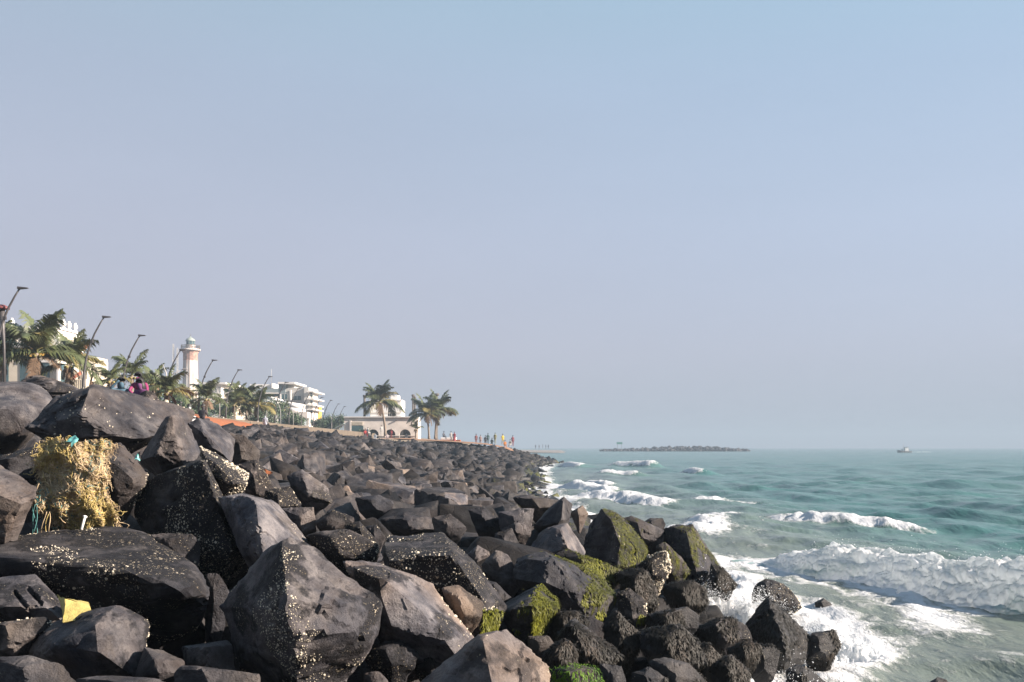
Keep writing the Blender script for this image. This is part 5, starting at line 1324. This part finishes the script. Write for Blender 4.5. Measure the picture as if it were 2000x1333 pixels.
# modern white and grey buildings
B = Bld('white_house', 415, 205, 'white flat roofed house right of the lighthouse')
B.box('wall', 392, 432, 751, 850, 206, 10, 'white'); B.box('roof_slab', 390, 441, 747, 750.4, 204.5, 13, 'white'); B.box('wing', 432.5, 452, 757, 850, 208, 9, 'cream')
for x in (420, 427): B.win(x, x + 4, 757, 767, 205.95)
for x in (436, 444): B.win(x, x + 4, 762, 770, 207.95)
B.box('balcony', 400, 450, 778, 786, 203, 2.5, 'stone'); B.box('balcony_slab', 398, 452, 786.3, 788, 202.6, 3.0, 'white')
for x in (405, 415, 425): B.win(x, x + 5, 790, 800, 205.95)
B2 = Bld('terrace_block', 490, 215, 'long white terrace block with dark glazed top floor')
B2.box('wall', 453, 548, 775, 860, 217, 12, 'white'); B2.box('glazed_floor', 441, 545, 759, 766.5, 216.8, 8, 'slate'); B2.box('floor_slab', 438, 548, 767, 769, 215.5, 12, 'white')
B2.box('glass_band', 440, 545, 769.4, 774.6, 217.2, 8, 'glass'); B2.box('roof_room', 488, 532, 751, 758.5, 217.5, 6, 'white'); B2.box('roof_room_end', 530, 533, 749, 758.4, 217, 6.4, 'white')
B2.box('roof_tank', 463, 470, 754, 758.6, 218, 2, 'stone'); B2.box('pier', 486, 491, 759, 774, 216.4, .3, 'white'); B2.box('pier', 462, 468, 756, 774, 216.4, .3, 'cream')
for x in (457, 467, 477, 497, 507, 517, 527): B2.win(x, x + 5, 780, 788, 216.95)
tube('aerial', [tuple(P(530, 751, 218) - B2.b), tuple(P(530, 721, 218) - B2.b)], .06, M['pale_pole'], B2.e, 4)
B3 = Bld('modern_block', 580, 195, 'grey modern block with stair tower, white ramps and stacked balconies')
B3.box('stair_tower', 544, 557, 751, 850, 196, 9, 'slate'); B3.box('roof_slab', 542.5, 576, 746.5, 750, 195, 11, 'white'); B3.box('upper_wall', 557.3, 575, 751, 758, 198, 7, 'grey_wall')
B3.box('wall', 557.3, 600, 758.3, 860, 196.5, 9, 'grey_wall'); B3.box('flank', 594, 603, 757, 860, 195.9, 9.4, 'grey_wall'); B3.box('fin', 566, 569, 762, 784, 196.1, .3, 'white')
B3.win(549.5, 562, 770, 781, 195.9, 'grey_wall'); B3.win(573, 588, 774, 782, 196.4, 'grey_wall'); B3.box('white_strip', 546.5, 549, 770, 800, 195.7, .25, 'white')
def ramp(p0, p1, hgt, Y):
    a = P(*p0, Y) - B3.b; c = P(*p1, Y) - B3.b; h = hgt / FPX * Y
    V = [(a.x, a.y, a.z), (c.x, c.y, c.z), (c.x, c.y, c.z - h), (a.x, a.y, a.z - h)]; V += [(x, y + 1.6, z) for x, y, z in V]
    obj('ramp', np_mesh('ramp', np.array(V), np.array([(3, 2, 1, 0), (4, 5, 6, 7), (0, 1, 5, 4), (1, 2, 6, 5), (2, 3, 7, 6), (3, 0, 4, 7)])), M['white'], B3.e)
ramp((519, 772), (550, 781), 9, 193); ramp((510, 778), (545, 786), 7, 191.0); ramp((545, 782), (593, 790), 9, 192); ramp((552, 794), (594, 799), 9, 190)
B3.box('podium', 566, 600, 805, 816, 189, 3, 'stone'); B3.box('podium_shade', 570, 594, 817, 830, 190, 2, 'slate'); B3.box('podium_base', 560, 603, 830.4, 860, 189, 4, 'stone')
Xs = P(603, 800, 195).x
for i, (z1, z2) in enumerate([(762, 766), (776, 780), (788, 792), (797, 801)]):
    B3.box('balcony_slab', 599, 613 - i * .6, z1 + 1.6, z2, 194, 11, 'white')
for i, (z1, z2) in enumerate([(766.5, 775), (780.5, 787), (792.5, 796), (801.5, 806), (820, 826)]):
    B3.box('balcony_recess', 603.3, 610, z1, z2, 197.5, 6, 'glass')
B3.box('balcony_tower', 603.3, 611, 765, 860, 198, 5, 'stone'); B3.box('white_panel', 601, 610, 808, 818, 195, .4, 'white')
for py in (770, 783, 795): B3.box('rail', 602, 612, py, py + .8, 194.2, .1, 'pale_pole')
B3.box('yellow_annex', 613, 619, 791, 850, 203, 5, 'yellow')

# the arched building on the headland
A = Bld('arched_building', 750, 165, 'pale stone building with three dark arches and a windowed upper room', z=3.6)
def arch_wall(px0, px1, py0, py1, Y, arches, mat, depth, name='wall'):
    """front with round-headed openings cut out of it, then a thick body behind"""
    a = P(px0, py1, Y) - A.b; c = P(px1, py0, Y) - A.b
    bm_ = bmesh.new(); edges = []
    def loop(pts):
        vs_ = [bm_.verts.new((x, a.y, z)) for x, z in pts]
        for i in range(len(vs_)): edges.append(bm_.edges.new((vs_[i], vs_[(i + 1) % len(vs_)])))
    loop([(a.x, a.z), (c.x, a.z), (c.x, c.z), (a.x, c.z)])
    for ax, ay, w, top in arches:
        q = P(ax, ay, Y) - A.b; t_ = P(ax, top, Y) - A.b; hw = w / 2 / FPX * Y; spring = t_.z - hw
        loop([(q.x - hw, q.z), (q.x + hw, q.z), (q.x + hw, spring)] + [(q.x + hw * math.cos(b), spring + hw * math.sin(b)) for b in np.linspace(0, math.pi, 11)[1:-1]] + [(q.x - hw, spring)])
    bmesh.ops.triangle_fill(bm_, edges=edges, use_beauty=True)
    r_ = bmesh.ops.extrude_face_region(bm_, geom=bm_.faces[:]); bmesh.ops.translate(bm_, vec=(0, depth, 0), verts=[g for g in r_['geom'] if isinstance(g, bmesh.types.BMVert)])
    bmesh.ops.recalc_face_normals(bm_, faces=bm_.faces[:]); return obj(name, bm_mesh(name, bm_), M[mat], A.e)
arch_wall(672, 812, 816, 858, 165, [(729, 856.5, 21, 839), (762, 856.5, 20, 839), (791, 856.5, 22, 839)], 'stone', .7)
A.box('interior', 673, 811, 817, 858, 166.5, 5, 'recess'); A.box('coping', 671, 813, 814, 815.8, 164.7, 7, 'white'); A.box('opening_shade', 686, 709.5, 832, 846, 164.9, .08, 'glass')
for i in range(10): A.box('louvre', 687 + i * 2.25, 688.4 + i * 2.25, 824, 831, 164.85, .12, 'cream')
A.box('pilaster', 683, 686, 822, 858, 164.8, .18, 'stone'); A.box('string_course', 722, 812, 851, 852.2, 164.86, .13, 'stone')
A.box('side_wall', 812.4, 817, 818, 858, 166, 4.5, 'stone')
arch_wall(723, 783, 783, 813.7, 168, [(763, 813.4, 12, 799)], 'white', .5, 'upper_wall')
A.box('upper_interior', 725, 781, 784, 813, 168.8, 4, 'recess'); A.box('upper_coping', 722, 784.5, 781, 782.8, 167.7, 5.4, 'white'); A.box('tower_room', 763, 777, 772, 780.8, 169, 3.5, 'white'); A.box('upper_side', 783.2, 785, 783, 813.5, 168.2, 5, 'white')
for dx in (-2, 2): A.box('mullion', 763 + dx - .3, 763 + dx + .3, 800, 813.5, 168.2, .1, 'white')
A.box('upper_string', 723, 783, 806.5, 807.5, 167.9, .09, 'cream'); A.box('lamp_fitting', 772.5, 774.5, 821, 823, 164.7, .25, 'granite')
th = empty('thatch_shelter', P(662, 858, 160)); th.location.z = 4.4; tag(th, 'dark sloping shelter roof at the left end of the arched building', 'shelter')
q0 = P(652, 840, 160) - th.location; q1 = P(673, 829, 160) - th.location
bm = bmesh.new(); box_bm(bm, q0.x, q1.x, -1.2, 1.2, 0, .12)
for v in bm.verts: v.co.z += q0.z + (q1.z - q0.z) * (v.co.x - q0.x) / (q1.x - q0.x)
obj('roof', bm_mesh('roof', bm), M['slate'], th)
for x in (q0.x + .2, q1.x - .2):
    for y in (-1, 1): tube('post', [(x, y, -.2), (x, y, q0.z + (q1.z - q0.z) * (x - q0.x) / (q1.x - q0.x))], .05, M['granite'], th, 5)
# carved pillars
for px, pt, w, lab in ((712, 772, 5, 'carved granite pillar behind the tall coconut palm'), (807, 771, 5, 'taller of two close granite pillars right of the upper room'), (810.5, 775, 3.6, 'shorter of two close granite pillars right of the upper room'), (853, 769, 5, 'granite pillar with a broad capital behind the outermost palm')):
    Y = 172; b_ = Vector(((px - CX) / FPX * Y, Y, 3.6)); e_ = empty('stone_pillar', b_); tag(e_, lab, 'pillar', 'carved granite pillars'); hgt = EYE + (HY - pt) / FPX * Y - 3.6; r_ = w / 2 / FPX * Y
    tube('shaft', [(0, 0, -.3), (0, 0, .5), (0, 0, .52), (0, 0, hgt * .5), (0, 0, hgt * .52), (0, 0, hgt * .54), (0, 0, hgt - .5)], [r_ * 1.5, r_ * 1.5, r_, r_, r_ * 1.2, r_, r_ * .95], M['granite'], e_, 8)
    cw = 2.0 if '853' in str(px) else 1.35
    tube('capital', [(0, 0, hgt - .5), (0, 0, hgt - .3), (0, 0, hgt - .12), (0, 0, hgt)], [r_, r_ * cw, r_ * cw * 1.05, r_ * cw * .9], M['granite'], e_, 8)
pd = empty('plinth', P(877, 861, 151)); tag(pd, 'small stepped orange and white plinth by the outermost palm', 'plinth')
boxes('step', [(-1.9, 1.9, -1.2, 1.2, -.6, .12)], M['sand'], pd, .03); boxes('block', [(-1.3, 1.2, -.8, .8, .13, .5)], M['white'], pd, .03)

# ---------------------------------------------------------------- people
def build_body(name, J, bones, radii, regions):
    me = bpy.data.meshes.new(name); names = list(J)
    me.from_pydata([J[n] for n in names], [(names.index(a), names.index(b)) for a, b in bones], [])
    o = bpy.data.objects.new(name, me); COL.objects.link(o)
    o.modifiers.new('skin', 'SKIN'); bm_ = bmesh.new(); bm_.from_mesh(me); lay = bm_.verts.layers.skin.verify()
    for i, v in enumerate(bm_.verts):
        r_ = radii[names[i]]; v[lay].radius = r_ if isinstance(r_, tuple) else (r_, r_); v[lay].use_root = names[i] == 'pelvis'
    bm_.to_mesh(me); bm_.free()
    s = o.modifiers.new('sub', 'SUBSURF'); s.levels = 1; s.render_levels = 1
    dg = bpy.context.evaluated_depsgraph_get(); out = bpy.data.meshes.new_from_object(o.evaluated_get(dg)); out.name = name
    bpy.data.objects.remove(o); bpy.data.meshes.remove(me)
    for f in out.polygons: f.use_smooth = True
    bs = [(np.array(J[a]), np.array(J[b]), regions.get((a, b), regions.get(b, 0))) for a, b in bones]
    for f in out.polygons:
        c = np.array(f.center); best = (9, 0)
        for a, b, rg in bs:
            t = np.clip(np.dot(c - a, b - a) / (np.dot(b - a, b - a) + 1e-9), 0, 1); d = np.linalg.norm(c - a - t * (b - a))
            if d < best[0]: best = (d, rg)
        f.material_index = best[1]
    return out
BN = [('pelvis', 'waist'), ('waist', 'chest'), ('chest', 'neck'), ('neck', 'chin'), ('chin', 'head'), ('chest', 'shl'), ('shl', 'ell'), ('ell', 'wrl'), ('wrl', 'hal'), ('chest', 'shr'), ('shr', 'elr'), ('elr', 'wrr'), ('wrr', 'har'),
      ('pelvis', 'hil'), ('hil', 'knl'), ('knl', 'anl'), ('anl', 'tol'), ('pelvis', 'hir'), ('hir', 'knr'), ('knr', 'anr'), ('anr', 'tor')]
RD = dict(pelvis=(.15, .11), waist=(.13, .10), chest=(.16, .11), neck=.055, chin=(.075, .085), head=(.085, .10), shl=.07, shr=.07, ell=.045, elr=.045, wrl=.033, wrr=.033, hal=.04, har=.04, hil=.09, hir=.09, knl=.062, knr=.062, anl=.042, anr=.042, tol=.035, tor=.035)
# slots: 0 shirt, 1 trousers, 2 skin
RG = dict(chin=2, head=2, wrl=2, wrr=2, hal=2, har=2, hil=1, hir=1, knl=1, knr=1, anl=1, anr=1, tol=2, tor=2); RG[('neck', 'chin')] = 2
def pose(kind):
    if kind in ('stand', 'walk', 'skirt'):
        w = .16 if kind == 'walk' else .02
        J = dict(pelvis=(0, 0, .95), waist=(0, 0, 1.1), chest=(0, 0, 1.33), neck=(0, 0, 1.47), chin=(0, -.02, 1.55), head=(0, -.01, 1.66), shl=(.18, 0, 1.40), ell=(.23, .03, 1.14), wrl=(.22, -.07, .92), hal=(.21, -.1, .84),
                 shr=(-.18, 0, 1.40), elr=(-.23, .03, 1.14), wrr=(-.22, -.06, .92), har=(-.21, -.09, .84), hil=(.09, 0, .9), knl=(.1, -w, .5), anl=(.1, -w * .9, .08), tol=(.11, -w * .9 - .13, .03), hir=(-.09, 0, .9), knr=(-.1, w * .4, .5), anr=(-.1, w * 1.2, .1), tor=(-.11, w * 1.2 - .13, .03))
    else:
        J = dict(pelvis=(0, 0, .11), waist=(0, .01, .26), chest=(0, -.04, .50), neck=(0, -.08, .64), chin=(0, -.11, .72), head=(0, -.11, .83), shl=(.18, -.04, .57), ell=(.25, -.12, .33), wrl=(.14, -.33, .30), hal=(.10, -.40, .31),
                 shr=(-.18, -.04, .57), elr=(-.25, -.12, .33), wrr=(-.14, -.33, .30), har=(-.10, -.40, .31), hil=(.1, -.05, .1), knl=(.13, -.44, .17), anl=(.12, -.50, -.26), tol=(.12, -.63, -.30), hir=(-.1, -.05, .1), knr=(-.13, -.44, .17), anr=(-.12, -.50, -.26), tor=(-.12, -.63, -.30))
        if kind == 'sit_hand': J.update(elr=(-.30, -.16, .62), wrr=(-.13, -.24, .80), har=(-.06, -.24, .86))
        if kind == 'bend': J.update(chest=(0, -.2, .52), neck=(0, -.30, .64), chin=(0, -.36, .70), head=(0, -.38, .80), shl=(.18, -.2, .58), shr=(-.18, -.2, .58), ell=(.26, -.35, .4), elr=(-.26, -.35, .4))
    return J
POSES = {k: (build_body('person', pose(k), BN, RD, RG), pose(k)) for k in ('stand', 'walk', 'sit', 'sit_hand', 'bend')}
def cap_arrays(c, r, z0=-.2, back=.35):
    V, F = ico(3); V2 = V * np.array([r * .95, r * 1.05, r * 1.12])
    keepv = (V[:, 2] > z0) & ((V[:, 1] > -.45) | (V[:, 2] > .45))
    f = F[keepv[F].all(1)]; u, inv = np.unique(f, return_inverse=True); return (V2 + np.array(c))[u], inv.reshape(f.shape)
CM = {}
def cloth(c):
    if c not in CM: CM[c] = plain('cloth', tuple(.5 * x + .004 for x in c), .85, .12, 12.0)
    return CM[c]
def person(px, py, Y, kind, rz, shirt, trousers, label, by='foot', long_hair=False, scarf=None, skirt=None, group='people on the sea wall', z=None):
    """py is the row of the feet (by='foot') or of the head top (by='head')"""
    me, J = POSES[kind]; loc = P(px, py, Y)
    if by == 'head': loc.z -= J['head'][2] + .11
    if z is not None: loc.z = z
    o = bpy.data.objects.new('person', me.copy()); COL.objects.link(o)
    o.data.materials.clear()
    for m_ in (cloth(shirt), cloth(trousers), M['skin']): o.data.materials.append(m_)
    o.location = loc; o.rotation_euler = (0, 0, rz); tag(o, label, 'person', group)
    V, F = cap_arrays((J['head'][0], J['head'][1] + .015, J['head'][2] + .02), .118)
    obj('hair', np_mesh('hair', V, F, True), M['hair'], o)
    if long_hair:
        h = J['head']; tube('long_hair', [(0, h[1] + .06, h[2] + .03), (0, h[1] + .13, h[2] - .12), (0, h[1] + .13, h[2] - .38)], [.10, .10, .05], M['hair'], o, 8)
    if skirt:
        n = 14; lathe('skirt', [(.15, 1.02), (.19, .85), (.23, .45), (.27, .1)], cloth(skirt), o, n)
    if scarf:
        lathe('shawl', [(.10, J['neck'][2] + .02), (.21, J['chest'][2] + .06), (.24, J['chest'][2] - .15), (.22, J['waist'][2] - .02)], cloth(scarf), o, 14, loc=(0, J['chest'][1], 0))
    return o
PI = math.pi
person(236, 739, 27, 'sit_hand', .5, (.07, .16, .24), (.06, .03, .08), 'seated person in blue shading their eyes with one hand', by='head', long_hair=True, scarf=None)
person(277, 741, 26.6, 'sit', -.2, (.17, .04, .17), (.08, .03, .09), 'seated woman in dark purple in front of a person in pink', by='head', long_hair=True)
person(277, 731, 27.3, 'bend', .1, (.36, .03, .16), (.05, .05, .06), 'person in bright pink leaning over the seated woman', by='head')
person(367, 790, 47, 'sit', 2.6, (.75, .72, .74), (.06, .06, .07), 'seated person in a white shirt seen from behind', by='head')
person(395, 790, 49, 'sit', 2.9, (.035, .025, .035), (.03, .03, .04), 'seated person in dark clothes right of the white shirted one', by='head')
person(351, 785, 52, 'sit', 3.0, (.03, .03, .035), (.03, .03, .04), 'dark clothed person seated left of the white shirted one', by='head')
person(518, 810, 86, 'stand', 3.1, (.62, .66, .78), (.07, .06, .06), 'man in a pale blue shirt walking away past the orange sand', by='head')
person(419, 816, 78, 'sit', 2.0, (.7, .7, .7), (.3, .3, .3), 'tiny seated figure in white at the left end of the orange sand', by='head')
G2 = 'people by the arched building'
person(713, 838, 141, 'sit', .6, (.45, .03, .03), (.35, .03, .03), 'seated person in red left of the first arch', by='head', group=G2)
person(718, 835, 142, 'sit', 2.6, (.65, .62, .6), (.5, .05, .04), 'seated person in a white top beside the one in red', by='head', group=G2)
person(745, 831, 143, 'stand', .3, (.70, .68, .65), (.55, .5, .45), 'standing man in white at the foot of the tall palm', by='head', group=G2)
person(756, 846, 142, 'sit', .3, (.65, .55, .55), (.5, .12, .12), 'seated person in pale clothes just right of the tall palm foot', by='head', group=G2)
person(733, 846, 146, 'sit', 0, (.55, .6, .68), (.3, .3, .4), 'seated person in pale blue before the first arch', by='head', group=G2)
person(764, 838, 160, 'stand', 0, (.5, .06, .07), (.2, .04, .04), 'person in red inside the second arch', by='head', group=G2)
person(794, 846, 158, 'sit', 0, (.7, .7, .7), (.3, .3, .3), 'seated person in white before the third arch', by='head', group=G2)
person(866, 843, 149, 'sit', 1.0, (.10, .10, .13), (.1, .1, .1), 'dark clothed person sitting by the small plinth', by='head', group=G2)
person(881, 843, 147, 'stand', .2, (.62, .58, .56), (.35, .25, .22), 'standing person in a pale shirt next to a woman in red', by='head', group=G2)
person(887.5, 844, 147, 'stand', -.2, (.42, .05, .07), (.3, .04, .05), 'standing woman in a long red dress', by='head', skirt=(.42, .05, .07), group=G2)
G3 = 'people on the headland rocks'
for px, py, k, sh, tr, lab in ((930, 848, 'stand', (.24, .07, .07), (.06, .05, .06), 'person in maroon at the left of the headland group'), (938.5, 850, 'stand', (.55, .40, .38), (.25, .15, .15), 'person in pale pink second from the left of the headland group'),
                               (948, 851, 'stand', (.10, .10, .12), (.08, .08, .1), 'slim dark figure left of the one in dark green'), (953, 847, 'walk', (.03, .09, .09), (.03, .04, .05), 'person in dark green walking in the headland group'),
                               (961, 856, 'sit', (.04, .08, .09), (.03, .04, .05), 'crouching dark figure in the middle of the headland group'), (967, 846, 'stand', (.42, .40, .16), (.06, .06, .09), 'person with a yellowish shirt and dark trousers on the headland'),
                               (982, 848, 'walk', (.75, .55, .04), (.06, .06, .06), 'person in a bright yellow shirt on the headland'), (986, 860, 'sit', (.75, .27, .04), (.55, .2, .04), 'seated person in orange below the yellow shirted one'),
                               (997, 859, 'sit', (.6, .58, .56), (.3, .2, .2), 'seated person in white near the end of the headland'), (1001.5, 851, 'stand', (.33, .07, .09), (.07, .06, .09), 'person in dark red at the outer end of the headland group')):
    Yp = 149.0; o = person(px, py, Yp, k, random.uniform(-.8, .8), sh, tr, lab, by='head', group=G3)
for i, px in enumerate((1046, 1053, 1060, 1066, 1071)):
    person(px, 869 - (i == 2), 380, ('stand', 'walk')[i % 2], i * .7, (.12, .12, .14), (.10, .10, .12), ['leftmost', 'second', 'middle', 'fourth', 'rightmost'][i] + ' hazy grey figure on the distant beach', by='head', group='hazy figures on the distant beach', z=None)

# ---------------------------------------------------------------- the net tangle and other litter
nt = empty('fishing_net', P(140, 1035, 7.6)); tag(nt, 'big tangle of tan and yellow fishing net and rope draped over the rocks', 'fishing net')
NPOLY = [(80, 864), (100, 852), (122, 858), (150, 866), (190, 858), (226, 867), (205, 884), (204, 905), (208, 935), (205, 960), (222, 985), (226, 1025), (208, 1042), (140, 1044), (131, 1030), (108, 1022), (95, 1006), (70, 988), (57, 966), (74, 950), (79, 926), (66, 906), (74, 885)]
NX0, NX1, NY0, NY1 = 50, 235, 845, 1050
def net_surface(u, v, lift=0.0):
    """u, v in 0..1 over the draped heap; returns points relative to the net's base"""
    px = NX0 + (NX1 - NX0) * u; py = NY0 + (NY1 - NY0) * v
    q = np.stack([u * 4.0, v * 2.6, u * 0], -1); fold = fbm(q + 3, 3, 131); fine = fbm(q * 3.2, 4, 137, .6)
    bul = 0
    for cx_, cy_, s_, h_ in ((112, 882, 22, .13), (165, 890, 26, .09), (178, 925, 26, .14), (104, 938, 24, .10), (150, 955, 22, .07), (108, 988, 24, .12), (185, 985, 26, .13), (178, 1025, 26, .14), (205, 870, 14, .05)):
        bul = bul + h_ * np.exp(-((px - cx_) ** 2 + (py - cy_) ** 2) / (2 * s_ * s_) * 1.6)
    D = 7.98 - .30 * v - bul - .17 * fold - .06 * fine - lift
    return np.stack([(px - CX) / FPX * D - nt.location.x, D - nt.location.y, EYE + (HY - py) / FPX * D - nt.location.z], -1)
nr = np.random.default_rng(9)
uu, vv = np.meshgrid(np.linspace(0, 1, 130), np.linspace(0, 1, 145)); S = net_surface(uu, vv)
ins = np.array([[in_poly(NX0 + 185 * a_ + 5 * vnoise(np.array([[b_ * 30, a_ * 30, 0.]]), 3)[0], NY0 + 205 * b_ + 5 * vnoise(np.array([[b_ * 30, a_ * 30, 9.]]), 4)[0], NPOLY) for a_ in np.linspace(0, 1, 65)] for b_ in np.linspace(0, 1, 72)])
def inside(u, v): return ins[np.clip((v * 71).round().astype(int), 0, 71), np.clip((u * 64).round().astype(int), 0, 64)]
Fg = grid_faces(145, 130); okf = inside(uu.ravel(), vv.ravel())[Fg].all(1); Fg = Fg[okf]; uq, inv = np.unique(Fg, return_inverse=True)
tag(obj('matted_net', np_mesh('matted_net', S.reshape(-1, 3)[uq], inv.reshape(Fg.shape), True), M['net_core'], nt), None, kind='stuff')
def strands(n, seg, step, rad, region=None, down=.35, curl=.6, lift=(.0, .03)):
    u = nr.random(n * 6); v = nr.random(n * 6); ok = inside(u, v)
    if region is not None: ok &= region(NX0 + 185 * u, NY0 + 205 * v)
    u, v = u[ok][:n], v[ok][:n]; n = len(u); an = nr.uniform(0, 6.283, n); tu = nr.normal(size=n) * curl * .5; lf = nr.uniform(*lift, n); ph = nr.uniform(0, 6.28, n); pts = []
    for k in range(seg + 1):
        pts.append(net_surface(u, v, lf + .014 * np.sin(ph + k * .8)))
        an = an + tu + nr.normal(size=n) * curl * .45; tu = tu * .92
        u2 = u + np.cos(an) * step / .78; v2 = v + (np.sin(an) * .9 + down * .6) * step / .86; ok_ = inside(u2, v2) | (nr.random(n) < .45); u = np.where(ok_, u2, u + nr.normal(size=n) * .002); v = np.where(ok_, v2, v + .003); an = np.where(ok_, an, an + 2.2)
    pts = np.stack(pts, 1); d = np.gradient(pts, axis=1); d /= np.linalg.norm(d, axis=2, keepdims=True) + 1e-9
    a = np.cross(d, np.array([.3, .2, .93])); a /= np.linalg.norm(a, axis=2, keepdims=True) + 1e-9; b = np.cross(d, a); m = seg + 1
    ring = np.stack([pts + rad * (math.cos(t) * a + math.sin(t) * b) for t in (0, 2.094, 4.189)], 2)
    V = ring.reshape(-1, 3); s0 = np.arange(n)[:, None, None] * m * 3; k = np.arange(seg)[None, :, None] * 3; j = np.arange(3)[None, None, :]; j2 = (j + 1) % 3
    return V, np.stack([s0 + k + j, s0 + k + j2, s0 + k + 3 + j2, s0 + k + 3 + j], -1).reshape(-1, 4)
yel = lambda x, y: ((x > 150) & (y > 955)) | ((x < 125) & (y < 900)) | ((x > 185) & (y < 875))
for nm, (V, F), mt in (('net_fibre', strands(5200, 13, .012, .0015, None, .7, .35, (.0, .03)), 'net'), ('pale_fibre', strands(800, 15, .013, .0018, None, .8, .35, (.01, .06)), 'net_pale'),
                       ('yellow_twine', strands(330, 26, .014, .0025, yel, .25, .75, (.02, .08)), 'twine'), ('tan_rope', strands(140, 26, .015, .0036, None, .6, .5, (.0, .07)), 'net'),
                       ('teal_cord', strands(60, 26, .014, .0024, None, .4, .6, (.01, .06)), 'cord')):
    tag(obj(nm, np_mesh(nm, V, F, True), M[mt], nt), None, kind='stuff')
for i, (x0, y0, x1, y1, mt) in enumerate([(95, 1000, 97, 1042, 'net'), (88, 1000, 82, 1042, 'net'), (93, 1004, 90, 1044, 'twine'), (70, 985, 62, 1046, 'cord'), (66, 990, 72, 1046, 'cord'), (74, 990, 66, 1040, 'cord'), (62, 966, 78, 945, 'net'), (112, 1010, 130, 1022, 'net')]):
    a = P(x0, y0, 7.5) - nt.location; b = P(x1, y1, 7.5) - nt.location; s = np.linspace(0, 1, 10)[:, None]
    tube('hanging_rope', np.array(a) * (1 - s) + np.array(b) * s + .012 * np.stack([np.sin(s[:, 0] * 4 + i), np.cos(s[:, 0] * 5 + i), 0 * s[:, 0]], -1), .003, M[mt], nt, 5)
pp_ = empty('plastic_pipe', P(162, 1022, 7.3)); tag(pp_, 'short white plastic pipe stuck in the yellow twine', 'pipe')
q = P(166, 1010, 7.32) - pp_.location; q2 = P(159, 1035, 7.28) - pp_.location
tube('shaft', [tuple(q2), tuple(q * .8), tuple(q)], [.010, .010, .011], M['whiteplastic'], pp_, 8); tube('collar', [tuple(q * .9), tuple(q * 1.15)], [.016, .016], M['whiteplastic'], pp_, 8)
def crumple(name, pts, mat, label, cat, seed, thick=.004):
    """small sheet through four corner points, crumpled"""
    c = [np.array(P(*p_)) for p_ in pts]; o_ = sum(c) / 4; n = 14; u, v = np.meshgrid(np.linspace(0, 1, n), np.linspace(0, 1, n)); u, v = u[..., None], v[..., None]
    S = c[0] * (1 - u) * (1 - v) + c[1] * u * (1 - v) + c[2] * u * v + c[3] * (1 - u) * v - o_
    S = S + .05 * np.stack([fbm(S * 9 + k, 3, seed + k) for k in range(3)], -1)
    V = np.concatenate([S.reshape(-1, 3), S.reshape(-1, 3) + np.array([0, thick, -thick])]); F = grid_faces(n, n)
    return tag(obj(name, np_mesh(name, V, np.concatenate([F, F[:, ::-1] + n * n]), True), M[mat], None, Vector(o_)), label, cat)
crumple('plastic_bag', [(126, 866, 7.8), (147, 856, 7.85), (148, 866, 7.75), (135, 872, 7.7)], 'tealplastic', 'scrap of teal plastic film on top of the net', 'plastic scrap', 1)
crumple('plastic_bag', [(256, 888, 8.4), (266, 886, 8.4), (270, 896, 8.4), (260, 897, 8.35)], 'tealplastic', 'green plastic scrap right of the shell speckled block', 'plastic scrap', 2)
crumple('orange_cloth', [(512, 915, 12.2), (530, 924, 12.1), (528, 931, 12.0), (514, 926, 12.1)], 'sand', 'small orange rag lying on the mid slope rocks', 'rag', 3)
sk = empty('yellow_tub', P(148, 1200, 5.75)); tag(sk, 'torn yellow plastic tub wedged behind the rusty split rock', 'tub')
def sheet(name, quad, parent):
    c = [np.array(P(*p_) - sk.location) for p_ in quad]; n = 10; u, v = np.meshgrid(np.linspace(0, 1, n), np.linspace(0, 1, n)); u, v = u[..., None], v[..., None]
    S = c[0] * (1 - u) * (1 - v) + c[1] * u * (1 - v) + c[2] * u * v + c[3] * (1 - u) * v; S = S + .012 * np.stack([fbm(S * 14 + k, 2, 60 + k) for k in range(3)], -1)
    V = np.concatenate([S.reshape(-1, 3), S.reshape(-1, 3) + np.array([0, .006, -.004])]); F = grid_faces(n, n)
    obj(name, np_mesh(name, V, np.concatenate([F, F[:, ::-1] + n * n]), True), M['yellowsack'], parent)
sheet('front_panel', [(127, 1172, 5.6), (174, 1180, 5.65), (180, 1205, 5.5), (122, 1216, 5.45)], sk.e if hasattr(sk, 'e') else sk)
sheet('back_panel', [(129, 1171, 5.62), (136, 1171, 5.95), (174, 1177, 6.0), (175, 1181, 5.67)], sk)
sheet('torn_flap', [(110, 1160, 5.75), (128, 1172, 5.6), (123, 1214, 5.45), (121, 1190, 5.6)], sk)
